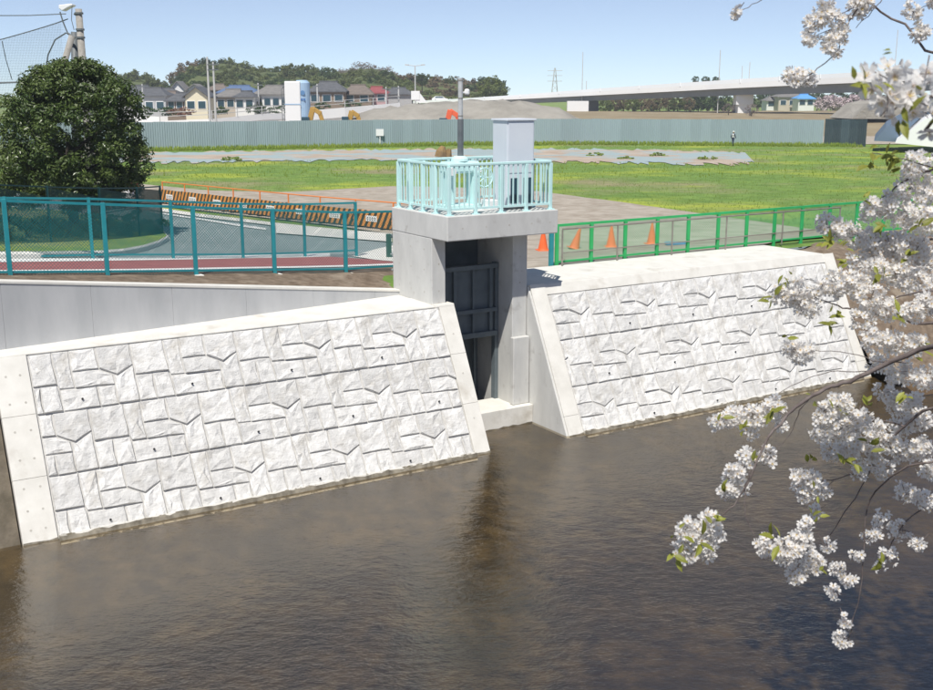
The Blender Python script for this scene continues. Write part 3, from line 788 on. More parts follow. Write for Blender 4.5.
# ------------------------------------------------------------------ road works: striped boards, orange pipes, cones
BL0 = Vector((-14.35, 51.6, 0)); BL1 = Vector((-6.6, 43.4, 0)); BL2 = Vector((-1.2, 38.4, 0))
def bl(t):     # distance along the barrier line
    l1 = (BL1 - BL0).length
    return BL0 + (BL1 - BL0).normalized() * t if t < l1 else BL1 + (BL2 - BL1).normalized() * (t - l1)
LB = (BL1 - BL0).length + (BL2 - BL1).length
nb = 9; step = LB / nb
proto = None
for i in range(nb):
    a = bl(i * step); b = bl((i + 1) * step); d = (b - a); ang = math.atan2(d.y, d.x)
    c = (a + b) / 2; c.z = g(c.x, c.y) + .05
    if proto is None:
        proto = thing('barrier_board', 'orange and black striped road barrier board in the row beside the road', 'barrier', c, 'striped barrier boards along the road', ang)
        hw = step / 2 - .03
        m_ = MB(); m_.box(-hw, hw, -.025, .025, .06, .66); m_.build('board', M['stripe'], proto, local=True)
        for x in (-hw + .3, hw - .3):
            m_ = MB(); m_.box(x - .05, x + .05, -.2, .2, 0, .058); m_.build('foot', M['blk'], proto, local=True)
        m_ = MB(); m_.box(-.30, .30, -.034, -.026, .26, .47); pl = m_.build('white_plate', M['wht'], proto, local=True)
        for k in range(4):
            m_ = MB(); x = -.24 + k * .13; m_.box(x, x + .085, -.038, -.0345, .30, .33); m_.box(x, x + .085, -.038, -.0345, .38, .41); m_.box(x + .03, x + .05, -.0375, -.0345, .331, .379); m_.build('character', M['steel'], pl, local=True)
        o = proto
    else:
        o = copy_tree(proto); o.location = c; o.rotation_euler = (0, 0, ang)
op = thing('pipe_fence', 'thin orange pipe fence standing just behind the striped barrier boards', 'fence', gz(-7, 45))
np_ = 10
for i in range(np_):
    p = bl(LB * i / (np_ - 1) * .995) + Vector((.12, .25, 0)); p.z = g(p.x, p.y) + .03
    m_ = MB(); m_.tube([p, p + Vector((0, 0, 1.02))], .03, 7); m_.build('post', M['orange'], op)
    if i:
        for z in (1.0, .55):
            m_ = MB(); m_.tube([q0 + Vector((0, 0, z)), p + Vector((0, 0, z))], .024, 6); m_.build('rail', M['orange'], op)
    q0 = p
def cone(loc, label, lean=0):
    o = thing('traffic_cone', label, 'traffic cone', loc, 'orange traffic cones behind the green fence')
    m_ = MB(); m_.tube([(0, 0, .03), (0, 0, .06), (0, 0, .40), (0, 0, .66), (0, 0, .70)], [.17, .155, .085, .035, .028], 16); b = m_.build('body', M['cone'], o, local=True, smooth=False)
    m_ = MB(); m_.box(-.2, .2, -.2, .2, 0, .029); m_.build('base', M['cone'], o, local=True, bev=.008)
    o.rotation_euler = (0, lean, rnd.uniform(0, .3))
    return o
def ctab(px, py):
    return G(px, py, .05)
CL = [(543, 252.2, 'orange traffic cone nearest the concrete tower, left of the green fence post', 0),
      (574, 250.4, 'orange traffic cone leaning to the right behind the first bay of the green fence', .28),
      (611, 248.6, 'upright orange traffic cone in the second bay of the green fence', 0),
      (651.5, 245.6, 'orange traffic cone farthest from the tower, beside a green fence post', 0)]
for x, y, l, ln in CL:
    o = cone(ctab(x, y), l, ln)
m_ = MB(); p = G(676, 246.5, .05); m_.box(-.35, .35, -.2, .2, 0, .09)
o = m_.build('folded_sheet', M['blue'], org=(0, 0, 0), bev=.03); o.location = p; tag(o, 'small folded blue sheet on the ground behind the green fence', 'sheet')

# ------------------------------------------------------------------ field: tufts, stump, sign, person
def tufts(name, area_fn, n, h, mat_, seed):
    r = np.random.default_rng(seed); V_, F_ = [], []
    for _ in range(n):
        x, y = area_fn(r)
        hh = h * r.uniform(.5, 1.4); w = hh * .35; a = r.uniform(0, 6.28); z = g(x, y)
        for k in range(3):
            b = a + k * 2.1; dx, dy = math.cos(b), math.sin(b); o = len(V_)
            V_ += [(x - dy * w * .5, y + dx * w * .5, z - .02), (x + dy * w * .5, y - dx * w * .5, z - .02), (x + dx * w * .9, y + dy * w * .9, z + hh * r.uniform(.7, 1.1))]
            F_.append((o, o + 1, o + 2))
    m_ = MB(); m_.v = V_; m_.f = F_; m_.m = [0] * len(F_)
    return tag(m_.build(name, mat_, fix=False), kind='stuff')
M['tuft'] = mat('grass_blade', (.19, .27, .055), (.29, .37, .08), .35, .8, trans=.3)
M['tufty'] = mat('yellow_grass', (.25, .34, .04), (.34, .42, .06), .4, .8, trans=.3)
def inwedge(y0, y1):
    def f(r):
        while True:
            y = y0 + (y1 - y0) * r.random() ** 1.2
            x = r.uniform(-.34, .46) * y
            if ok_grass(x, y): return x, y
    return f
def inside(x, y, poly):
    c = False
    for i in range(len(poly)):
        x0, y0 = poly[i]; x1, y1 = poly[i - 1]
        if (y0 > y) != (y1 > y) and x < (x1 - x0) * (y - y0) / (y1 - y0) + x0: c = not c
    return c
GRAV = [(-16.3, 52.6), (-11, 47.3), (-6, 42.6), (-1.2, 37), (0, 29), (3, 27), (12, 32), (14.5, 36.5), (11.5, 43), (7.5, 52), (3.0, 61), (-4.1, 63.4), (-9.5, 58.6), (-14, 60), (-24, 70)]
BARE = [(-36, 92), (-25, 92), (-6, 97), (8, 93), (21, 88.5), (24, 93), (28, 112), (22, 119), (8, 123), (-8, 121), (-32, 113), (-42, 110)]
ROADP = [(-40, 30), (-30, 62), (-22, 60), (-16.3, 54), (-11, 48.3), (-6, 43.5), (-1.2, 38), (4, 31), (0, 20)]
def ok_grass(x, y):
    s, n = sn(x, y)
    return n > bank_n(s) + 3.0 and not inside(x, y, GRAV) and not inside(x, y, BARE) and not inside(x, y, ROADP)
tufts('meadow_grass', inwedge(36, 92), 15000, .07, M['tuft'], 3)
tufts('yellow_grass', lambda r: next((p for p in iter(lambda: (r.uniform(-30, 48), r.uniform(72, 132)), None) if ok_grass(*p))), 3500, .16, M['tufty'], 5)
tufts('fence_grass', lambda r: (lambda x: (x, float(np.interp(x, [-60, -35, -19, 0, 16, 32, 47], [112, 120.2, 127, 136, 137, 134, 131])) - r.uniform(.2, 5)))(r.uniform(-45, 45)), 4500, .4, M['tufty'], 9)
SH = [G(x, y) for x, y in ((20, 248), (60, 246), (100, 243), (135, 239), (-15, 250))]
def leaf_cloud(mb, c, rx, ry, rz, n, size, seed, clumps=None, flat=.6):
    """many small leaf faces spread in clumps through a crown's volume"""
    r = np.random.default_rng(seed)
    cl = clumps or max(6, n // 70)
    cs_ = []
    for _ in range(cl):
        v = r.normal(size=3); v /= np.linalg.norm(v); k = r.uniform(.45, 1.0) ** .6
        cs_.append((v * k, r.uniform(.14, .30)))
    for i in range(n):
        cc, cr = cs_[r.integers(cl)]
        v = r.normal(size=3); v /= np.linalg.norm(v)
        q = cc + v * cr * r.uniform(.55, 1.0)
        p = np.array([c[0] + q[0] * rx, c[1] + q[1] * ry, c[2] + q[2] * rz])
        nn = v * .8 + r.normal(size=3) * flat + np.array([0, 0, .5]); nn /= np.linalg.norm(nn)
        t = np.cross(nn, r.normal(size=3)); t /= np.linalg.norm(t); b = np.cross(nn, t)
        s = size * r.uniform(.6, 1.3)
        o = len(mb.v)
        mb.v += [tuple(p - t * s), tuple(p - b * s * .45 + nn * s * .15), tuple(p + t * s), tuple(p + b * s * .45 + nn * s * .15)]
        mb.f.append((o, o + 1, o + 2, o + 3)); mb.m.append(0)
for i, p in enumerate(SH):
    o = thing('shrub', ['low dark green bush behind the netting under the left side of the tree', 'low dark bush behind the netting below the tree trunk', 'low dark green bush behind the netting right of the trunk',
                        'small bush behind the netting at the island tip', 'low bush behind the netting at the left edge of the photo'][i], 'bush', p, 'bushes behind the dark netting')
    m_ = MB(); leaf_cloud(m_, (p.x, p.y + .5, p.z + .42), 1.0, .8, .5, 1600, .06, 40 + i); m_.build('foliage', M['shrub'], o, fix=False)
    m_ = MB()
    for k in range(4): m_.tube([p + Vector((0, .5, 0)), p + Vector((rnd.uniform(-.5, .5), .5 + rnd.uniform(-.4, .4), .6))], [.03, .012], 5)
    m_.build('stem', M['bark'], o)
p = G(441, 158, .1)
m_ = MB(); m_.tube([p, p + Vector((.05, 0, .5)), p + Vector((.2, 0, .95))], [.6, .5, .2], 9); m_.tube([p + Vector((.6, .1, 0)), p + Vector((.75, .1, .7))], [.4, .2], 7)
o = m_.build('tree_stump', mat('stump_wood', (.30, .19, .07), (.14, .10, .06), .8, .9), org=p); tag(o, 'brown upturned tree stump on the bare ground behind the platform', 'stump')
def hoard_y(x): return float(np.interp(x, [-60, -35, -19, 0.4, 16.6, 32, 43.5], [112, 120.7, 128, 137, 138, 135.5, 133.5]))
x = (380 - 466.5) / 1128 * 133
m_ = MB(); yy = hoard_y(x) - .25; z0 = g(x, yy); m_.box(x - .45, x + .45, yy - .04, yy, z0 + 1.1, z0 + 1.9); m_.box(x - .05, x + .05, yy, yy + .06, z0, z0 + 1.0)
o = m_.build('notice_board', M['wht'], org=(x, yy, z0)); tag(o, 'small blank white notice board standing against the long metal hoarding', 'notice')
PB = [(-20, 95), (5, 100), (12, 105), (18, 104), (21, 97), (3, 90), (14, 98)]
for i, (x, y) in enumerate(PB):   # low clumps
    p = gz(x, y); m_ = MB(); leaf_cloud(m_, (p.x, p.y, p.z + .12), .8, .7, .22, 240, .13, 60 + i, clumps=16)
    o = m_.build('weed_clump', M['tuft'], org=p, fix=False); tag(o, 'dark green weed clump growing on the bare blue-grey ground', 'weed', 'weed clumps on the bare ground')
# person walking by the hoarding (one skinned body)
def person():
    p = gz(31.0, 130.0)
    me = bpy.data.meshes.new('person')
    vs = [(0, 0, .88), (0, 0, 1.1), (0, .01, 1.32), (0, .0, 1.44), (.09, 0, .84), (.11, -.1, .47), (.11, -.02, .08), (.11, -.16, .04), (-.09, 0, .84), (-.11, .1, .47), (-.11, .26, .1), (-.11, .14, .04),
          (.2, 0, 1.36), (.24, .1, 1.1), (.22, .0, .86), (-.2, 0, 1.36), (-.24, -.08, 1.1), (-.22, -.2, .88)]
    es = [(0, 1), (1, 2), (2, 3), (0, 4), (4, 5), (5, 6), (6, 7), (0, 8), (8, 9), (9, 10), (10, 11), (2, 12), (12, 13), (13, 14), (2, 15), (15, 16), (16, 17)]
    rad = [.15, .14, .15, .065, .10, .075, .05, .045, .10, .075, .05, .045, .065, .05, .04, .065, .05, .04]
    me.from_pydata(vs, es, [])
    o = bpy.data.objects.new('person', me); col.objects.link(o); o.location = p; o.rotation_euler = (0, 0, 2.2)
    me.materials.append(M['navy'])
    sk = o.modifiers.new('skin', 'SKIN')
    for i, v in enumerate(me.skin_vertices[0].data): v.radius = (rad[i], rad[i]); v.use_root = (i == 0)
    o.modifiers.new('sub', 'SUBSURF').levels = 1
    ORG[o.name] = Vector((0, 0, 0))
    tag(o, 'small figure in dark clothes and a white cap walking beside the far metal hoarding', 'person')
    m_ = MB(); m_.tube([(0, 0, 1.46), (0, -.015, 1.50), (0, -.02, 1.58), (0, 0, 1.64), (0, 0, 1.68)], [.05, .085, .105, .09, .05], 12); m_.tube([(0, -.09, 1.575), (0, -.135, 1.555)], [.018, .022], 6); m_.build('head', M['skin'], o, local=True)
    m_ = MB(); m_.tube([(0, 0, 1.625), (0, 0, 1.68), (0, 0, 1.73)], [.115, .115, .06], 12); m_.box(-.08, .08, -.2, -.09, 1.622, 1.64); m_.build('cap', M['wht'], o, local=True)
    m_ = MB(); m_.tube([(0, 0, .98), (0, 0, 1.15), (0, .01, 1.3), (0, .01, 1.42)], [.185, .178, .2, .11], 12); m_.build('vest', M['lsteel'], o, local=True)
person()

# ------------------------------------------------------------------ the long hoarding
ho = thing('hoarding', 'long blue-green corrugated steel hoarding across the far side of the field', 'hoarding', gz(0, 136))
pm = MB()
w = 1.24
prof = []
nr = 5
for k in range(nr):
    x0 = -w / 2 + w * k / nr; d = w / nr
    prof += [(x0, 0), (x0 + d * .15, -.07), (x0 + d * .6, -.07), (x0 + d * .75, 0)]
prof.append((w / 2, 0))
pm.grid([[Vector((x, y, z)) for x, y in prof] for z in (0, 3.0)])
pm.grid([[Vector((x, y + .02, z)) for x, y in prof][::-1] for z in (0, 3.0)])
pmesh = pm.mesh('panel', M['hoard'], fix=False)
hp = [(-60, 112), (-35, 120.7), (-19, 128), (0.4, 137), (16.6, 138), (32, 135.5), (42.6, 133.6)]
def hoard_run(pts, mesh, parent, h=1.0):
    acc = 0
    for (x0, y0), (x1, y1) in zip(pts, pts[1:]):
        a = Vector((x0, y0, 0)); b = Vector((x1, y1, 0)); L_ = (b - a).length; k = max(1, round(L_ / w)); an = math.atan2(y1 - y0, x1 - x0)
        for i in range(k):
            p = a.lerp(b, (i + .5) / k); p.z = g(p.x, p.y) - .05 + rnd.uniform(-.03, .03)
            put(mesh, 'panel', parent, Matrix.Translation(p - ORG[parent.name]) @ Matrix.Rotation(an + rnd.uniform(-.012, .012), 4, 'Z') @ Matrix.Diagonal((L_ / k / w, 1, h, 1)))
hoard_run(hp, pmesh, ho)
pm.v = list(pm.v)
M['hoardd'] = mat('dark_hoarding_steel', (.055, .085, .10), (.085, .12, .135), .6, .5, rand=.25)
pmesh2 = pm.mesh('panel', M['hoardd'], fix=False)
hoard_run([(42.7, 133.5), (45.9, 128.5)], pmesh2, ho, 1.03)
m_ = MB()
for x in range(-58, 43, 6):
    m_.box(x - .05, x + .05, hoard_y(x) + .1, hoard_y(x) + .2, g(x, hoard_y(x)), g(x, hoard_y(x)) + 2.9)
m_.build('back_posts', M['steel'], ho)

# ------------------------------------------------------------------ site behind the hoarding
mb = MB(); mb.grid([[gz(x, hoard_y(max(-60, min(43, x))) + .6 + k, .06) for x in np.arange(-120, 190, 5)] for k in (0, 4, 10, 25, 50, 90, 140)])
struct('site_ground', mb, M['grav'])
mb = MB()
def mz(x):  return float(np.interp(x, [-27, -20, -14, -8, 0, 8, 13, 18, 24], [-1.4, .5, 2.4, 3.2, 3.75, 3.7, 2.9, .6, -1.4]))
rows = []
for j in range(9):
    y = 152 + j * 4; k = math.sin(math.pi * j / 8) ** .7
    rows.append([(x, y, -1.45 + (mz(x) + 1.45) * k + rnd.uniform(-.25, .25) * (k > .1)) for x in np.arange(-27, 25, 1.2)])
mb.grid(rows)
struct('spoil_heap', mb, M['mound'], smooth=True)
# silo
sx = (298 - 466.5) / 1128 * 165
si = thing('silo', 'tall white site silo with a pale blue side rising over the hoarding', 'silo', (sx, 165, -1.4))
zt_ = 4.5 + (95 - 80) / 1128 * 165
m_ = MB(); m_.box(sx - 1.75, sx + .55, 163.6, 166.4, -1.4, zt_ - .25); m_.build('body', M['wht'], si, bev=.15)
m_ = MB(); m_.tube([(sx + .62, 165, -1.4), (sx + .62, 165, zt_ - .5), (sx + .62, 165, zt_ - .1)], [1.15, 1.15, .75], 20); m_.build('side_tank', M['bluegrey'], si)
m_ = MB(); m_.tube([(sx + .85, 163.82, zt_ - 1.9), (sx + .85, 163.78, zt_ - 1.9)], .34, 16); m_.build('round_emblem', mat('emblem_blue', (.10, .22, .42), rough=.5), si)
m_ = MB()
for k in range(3): m_.box(sx + .25 + k * .35, sx + .5 + k * .35, 163.80, 163.86, zt_ - 3.0, zt_ - 2.7)
m_.build('lettering', mat('letter_blue', (.05, .15, .4), rough=.5), si)
m_ = MB(); m_.box(sx - 1.79, sx + .59, 163.56, 163.59, zt_ - 3.6, zt_ - 3.45); m_.build('band', M['bluegrey'], si)
m_ = MB()
for a in (sx - 2.3, sx - 2.0): m_.tube([(a, 164.5, -1.4), (a, 164.5, zt_ - 1.2)], .05, 6)
for k in range(10): m_.tube([(sx - 2.3, 164.5, k * .55), (sx - 2.0, 164.5, k * .55)], .035, 5)
m_.tube([(sx - 2.15, 164.5, zt_ - 1.2), (sx - 1.6, 164.5, zt_ - .6)], .12, 7)
m_.build('ladder', M['steel'], si)
def digger(px, py, Y, m, label, s=1.0, fold=0):
    b = atY(px, py, Y); b.z = g(b.x, b.y) if Y < 150 else -1.4
    o = thing('excavator', label, 'excavator', b, 'excavators behind the hoarding')
    z = b.z
    def X(dx, dz): return Vector((b.x + dx * s, b.y, z + dz * s))
    m_ = MB(); 
    for k in (-.9, .9): m_.prism([Vector((b.x - 1.6 * s, b.y + k - .3, z)), Vector((b.x + 1.6 * s, b.y + k - .3, z)), Vector((b.x + 1.9 * s, b.y + k - .3, z + .4)), Vector((b.x + 1.6 * s, b.y + k - .3, z + .8)), Vector((b.x - 1.6 * s, b.y + k - .3, z + .8)), Vector((b.x - 1.9 * s, b.y + k - .3, z + .4))], (0, .6, 0))
    m_.build('track', M['blk'], o)
    m_ = MB(); m_.box(b.x - 1.8 * s, b.x + .6 * s, b.y - 1.2, b.y + 1.2, z + .9, z + 2.0); m_.build('body', m, o, bev=.12)
    m_ = MB(); m_.box(b.x - .1 * s, b.x + 1.2 * s, b.y - 1.2, b.y - .1, z + 1.0, z + 2.9); m_.build('cab', M['glass'], o, bev=.1)
    m_ = MB(); m_.bar(X(.8, 1.5), X(1.7, 4.9), .7, .7); m_.bar(X(1.6, 4.8), X(3.0, 3.9), .6, .6); m_.build('boom', m, o, bev=.05)
    m_ = MB(); m_.bar(X(2.7, 4.3), X(3.6, 1.5), .5, .55); m_.build('arm', m, o, bev=.04)
    m_ = MB(); m_.prism([X(3.5, 1.8), X(4.3, 1.8), X(4.5, 1.1), X(3.9, .7), X(3.4, 1.0)], (0, .9, 0)); m_.build('bucket', M['steel'], o)
digger(303, 118, 158, M['yellow'], 'yellow excavator with bent boom beside the white silo', .85)
digger(343, 118, 160, M['yellow'], 'yellow excavator with raised arm at the foot of the spoil heap, left', .75)
digger(440, 118, 147, M['digor'], 'orange-red excavator in front of the spoil heap, left of the thin post', .8)
# white approach ramps of the bridge and their railings (left)
def ramp(label, pts, th, zdown=1.6):
    m_ = MB(); P = [atY(x, y, Y) for x, y, Y in pts]
    o = thing('approach_ramp', label, 'ramp', (P[0].x, P[0].y, -1.5))
    for a, b in zip(P, P[1:]):
        d = Vector((0, th, 0)); dz = Vector((0, 0, -zdown))
        m_.hexa([a + dz, b + dz, b + dz + d, a + dz + d, a, b, b + d, a + d])
    m_.build('parapet', M['bridge'], o)
    m_ = MB()
    for a, b in zip(P, P[1:]):
        n_ = max(1, int((b - a).length / 5))
        for k in range(n_):
            q = a.lerp(b, k / n_); m_.bar(q, q + Vector((0, 0, 1.3)), .12)
        m_.bar(a + Vector((0, 0, 1.3)), b + Vector((0, 0, 1.3)), .1); m_.bar(a + Vector((0, 0, .7)), b + Vector((0, 0, .7)), .1)
    m_.build('guard_rail', M['pole'], o)
    m_ = MB()
    for a, b in zip(P, P[1:]):
        a2 = a - Vector((0, -1, zdown)); b2 = b - Vector((0, -1, zdown)); a3 = a2.copy(); b3 = b2.copy(); a3.z = -1.6; b3.z = -1.6; d = Vector((0, 8, 0))
        m_.hexa([a3, b3, b3 + d, a3 + d, a2, b2, b2 + d, a2 + d])
    m_.build('embankment', M['bridge'], o)
ramp('white concrete ramp parapet with railing behind the hoarding, left of the silo', [(120, 119, 185), (160, 121, 180), (212, 119, 182), (262, 114, 190), (290, 113, 195)], .4, 1.0)
ramp('long low white parapet behind the round tree, farther than the other ramps', [(100, 116, 215), (160, 116.5, 212), (200, 115.5, 214)], .4, 1.2)
ramp('white concrete ramp parapet rising right of the silo towards the spoil heap', [(305, 111, 200), (345, 107.5, 205), (400, 103.0, 215)], .5, 1.7)
# ------------------------------------------------------------------ viaduct
vt = thing('viaduct', 'long concrete road viaduct with grey girder crossing the right of the skyline', 'bridge', (64, 215, -1.4))
VP_ = [(372, 103.0, 105.5, 106.5, 300), (450, 99.3, 102.2, 103.6, 285), (520, 94.8, 99.2, 103.4, 272), (600, 88.5, 95.2, 100.4, 258), (680, 83.0, 91.2, 97.4, 244), (740, 79.2, 88.0, 95.0, 235), (820, 74.5, 84.4, 93.2, 224), (900, 70.0, 81.2, 91.2, 213), (960, 66.5, 78.8, 90, 205)]
mdk, mgd, mrl = MB(), MB(), MB()
for A, B in zip(VP_, VP_[1:]):
    a0, a1, a2 = (atY(A[0], A[k], A[4]) for k in (1, 2, 3)); b0, b1, b2 = (atY(B[0], B[k], B[4]) for k in (1, 2, 3))
    back = Vector((5, 10, 0))
    rail = .42
    ar = a0.lerp(a1, rail); br = b0.lerp(b1, rail)
    t_ = Vector((.2, .35, 0))
    mdk.hexa([a1, b1, b1 + t_, a1 + t_, ar, br, br + t_, ar + t_])
    mdk.hexa([a1 + t_, b1 + t_, b1 + back, a1 + back, a1 + t_ + Vector((0, 0, .3)), b1 + t_ + Vector((0, 0, .3)), b1 + back + Vector((0, 0, .3)), a1 + back + Vector((0, 0, .3))])
    mdk.hexa([a1 + back, b1 + back, b1 + back + t_, a1 + back + t_, ar + back, br + back, br + back + t_, ar + back + t_])
    gi = Vector((.6, 1.0, 0))
    mgd.hexa([a2 + gi, b2 + gi, b2 + back * .8, a2 + back * .8, a1 + gi - Vector((0, 0, .02)), b1 + gi - Vector((0, 0, .02)), b1 + back * .8 - Vector((0, 0, .02)), a1 + back * .8 - Vector((0, 0, .02))])
    # translucent-looking pale noise fence above the parapet
    mrl.hexa([ar, br, br + t_ * .4, ar + t_ * .4, a0, b0, b0 + t_ * .4, a0 + t_ * .4])
    nn = max(1, int((b0 - a0).length / 8))
    for k in range(nn):
        q = a0.lerp(b0, k / nn); q2 = ar.lerp(br, k / nn)
        mrl.bar(q2 - Vector((0, .06, 0)), q - Vector((0, .06, -.15)), .16)
mdk.build('deck', M['bridge'], vt); mgd.build('girder', M['girder'], vt, fix=True)
mrl.build('noise_fence', mat('noise_fence', (.82, .85, .88), (.86, .88, .90), .2, .5), vt)
def pier(px, pyt, Y, w_, lbl=None):
    t = atY(px, pyt, Y); t = t + Vector((2.2, 5.2, 0))
    m_ = MB(); m_.box(t.x - w_ / 2, t.x + w_ / 2, t.y - 1.2, t.y + 2.0, -1.6, t.z); m_.build('pier', M['girder'], vt, bev=.1)
pier(583, 101, 264, 4.0); pier(736, 95, 237, 2.2); pier(905, 91, 214, 2.2)
t = atY(579, 106, 258); m_ = MB(); m_.box(t.x - 2.7, t.x + 2.2, 258, 259, t.z - 1.4, t.z + 1.1); o = m_.build('site_banner', M['wht'], org=t); tag(o, 'white rectangular site board in front of the far left viaduct pier', 'board')
t = atY(752, 99, 232); m_ = MB(); m_.box(t.x - 2, t.x + 1.6, 237, 240, t.z - 1.2, t.z + 1.0); m_.box(t.x - 1.5, t.x + 1.3, 237.3, 239.7, -1.5, t.z - 1.2); o = m_.build('site_hut', M['wht'], org=t); tag(o, 'small white hut showing beside the main viaduct pier', 'hut')

# ------------------------------------------------------------------ poles, masts
def far_pole(px, ytop, Y, r, label, arms=0, lamp=0, cat='pole', group=None):
    t = atY(px, ytop, Y)
    o = thing('utility_pole' if cat == 'pole' else 'street_lamp', label, cat, (t.x, t.y, -1.5), group)
    m_ = MB(); m_.tube([(t.x, t.y, -1.5), (t.x, t.y, t.z)], [r, r * .65], 8); m_.build('shaft', M['pole'], o)
    for k in range(arms):
        m_ = MB(); m_.bar((t.x - .9, t.y - .1, t.z - .4 - k * .8), (t.x + .9, t.y - .1, t.z - .4 - k * .8), .14); m_.build('cross_arm', M['steel'], o)
    for k in range(lamp):
        m_ = MB(); sg = 1 if k == 0 else -1; m_.tube([(t.x, t.y, t.z), (t.x + sg * 1.6, t.y, t.z + .15)], .07, 6); m_.box(t.x + sg * 1.6 - .4, t.x + sg * 1.6 + .4, t.y - .2, t.y + .2, t.z + .1, t.z + .3); m_.build('lamp_head', M['pole'], o)
far_pole(207, 57, 178, .21, 'taller left one of two tall pale poles beside the cream house', 0)
far_pole(213, 62, 178, .21, 'right one of two tall pale poles beside the cream house', 2)
far_pole(115.5, 72, 190, .16, 'slim pole just right of the round tree crown', 0)
far_pole(142, 84, 190, .16, 'slim pole in front of the dark-roofed houses near the round tree', 1)
far_pole(258, 83, 215, .2, 'thin pole among houses left of the silo', 1)
far_pole(317, 84, 215, .2, 'thin pole just right of the silo', 1)
far_pole(386, 87, 215, .2, 'left of two short poles behind the spoil heap', 1)
far_pole(398.5, 86, 215, .2, 'right of two short poles behind the spoil heap', 1)
far_pole(415, 66, 225, .16, 'double-headed street lamp standing above the spoil heap', 0, 2, 'street lamp')
far_pole(583, 52, 262, .11, 'thin mast on the viaduct over the left pier', 0, 0)
far_pole(586.5, 81, 262, .12, 'short white lamp post on the viaduct next to the thin mast', 0, 0)
far_pole(720.5, 50, 240, .12, 'thin tall lamp mast on the viaduct left of the main pier', 0, 0)
far_pole(742.5, 66, 240, .12, 'shorter lamp mast on the viaduct right of the main pier', 0, 0)
far_pole(750, 62, 240, .12, 'pale lamp mast on the viaduct farther right of the main pier', 0, 0)
far_pole(898, 30, 216, .10, 'thin mast on the viaduct near the big blossom', 0, 0)
# lattice pylon far away
t = atY(555, 68, 900)
py_ = thing('power_pylon', 'faint distant lattice pylon on the horizon left of the viaduct mast', 'pylon', (t.x, 900, -1.5))
m_ = MB()
for sx_, sy_ in ((-1, -1), (1, -1), (1, 1), (-1, 1)): m_.bar((t.x + sx_ * 3, 900 + sy_ * 3, -1.5), (t.x + sx_ * .4, 900 + sy_ * .4, t.z), .35)
for k in range(6):
    z0 = -1.5 + (t.z + 1.5) * k / 6; z1 = -1.5 + (t.z + 1.5) * (k + 1) / 6; w0 = 3 - 2.6 * k / 6; w1_ = 3 - 2.6 * (k + 1) / 6
    m_.bar((t.x - w0, 897, z0), (t.x + w1_, 897, z1), .25); m_.bar((t.x + w0, 897, z0), (t.x - w1_, 897, z1), .25)
m_.build('lattice', M['pole'], py_)
m_ = MB()
for k in (.62, .78, .92): zz_ = -1.5 + (t.z + 1.5) * k; m_.bar((t.x - 6, 900, zz_), (t.x + 6, 900, zz_), .4)
m_.build('cross_arm', M['pole'], py_)
# hopper and car seen over the heap
t = atY(416, 97.5, 218)
o = thing('site_hopper', 'small white box-shaped hopper with a sloping side on the skyline above the spoil heap', 'hopper', (t.x, 218, t.z))
m_ = MB(); m_.box(t.x - .9, t.x + .75, 217.2, 218.8, t.z - .5, t.z + 1.2); m_.build('bin', M['wht'], o, bev=.05)
m_ = MB(); m_.prism([Vector((t.x + .76, 217.3, t.z + .8)), Vector((t.x + 2.1, 217.3, t.z - .9)), Vector((t.x + .5, 217.3, t.z - 1.0)), Vector((t.x - .1, 217.3, t.z - .52)), Vector((t.x + .76, 217.3, t.z - .52))], (0, 1.4, 0)); m_.build('chute', M['wht'], o)
m_ = MB()
for k in (-.7, .5): m_.bar((t.x + k, 218, -1.5), (t.x + k, 218, t.z - .52), .14)
m_.build('stand', M['steel'], o)
def car(loc, ang, m, lbl, s=1.0, grp=None):
    o = thing('parked_car', lbl, 'car', loc, grp, ang)
    prof = [(-2.1, .35), (2.1, .35), (2.15, .75), (1.3, .95), (.7, 1.45), (-1.2, 1.48), (-1.9, .98), (-2.15, .9)]
    m_ = MB(); m_.prism([Vector((x, -.82, z)) for x, z in prof], (0, 1.64, 0)); b = m_.build('body', m, o, local=True, bev=.07)
    m_ = MB(); m_.prism([Vector((x, -.84, z)) for x, z in ((-1.5, 1.0), (1.05, 1.0), (.62, 1.38), (-1.15, 1.40))], (0, .015, 0)); m_.prism([Vector((x, .826, z)) for x, z in ((-1.5, 1.0), (1.05, 1.0), (.62, 1.38), (-1.15, 1.40))], (0, .015, 0)); m_.build('side_window', M['glass'], b, local=True)
    for x in (-1.3, 1.35):
        for y in (-.84, .66):
            m_ = MB(); m_.tube([(x, y, .32), (x, y + .18, .32)], .32, 14); m_.build('wheel', M['blk'], o, local=True)
    for y in (-.6, .6):
        m_ = MB(); m_.box(2.12, 2.17, y - .15, y + .15, .68, .8); m_.build('headlight', M['wht'], o, local=True)
t = atY(440, 102.0, 300); car((t.x, 300, t.z), 0.1, M['wht'], 'white car on the bridge approach beside the thin post')
for px, py, l in ((135, 197.5, 'red-topped white road drum nearest the striped boards, right of the round tree'), (127.5, 198.5, 'red-topped white road drum farther left, at the edge of the round tree')):
    p = G(px, py, .03); o = thing('road_drum', l, 'road drum', p, 'red and white road drums beside the round tree')
    m_ = MB(); m_.tube([(0, 0, 0), (0, 0, .08), (0, 0, .5)], [.3, .26, .23], 14); m_.build('body', M['wht'], o, local=True)
    m_ = MB(); m_.tube([(0, 0, .502), (0, 0, .8), (0, 0, .86)], [.235, .2, .1], 14); m_.build('top', mat('drum_red', (.5, .03, .03), rough=.4), o, local=True)

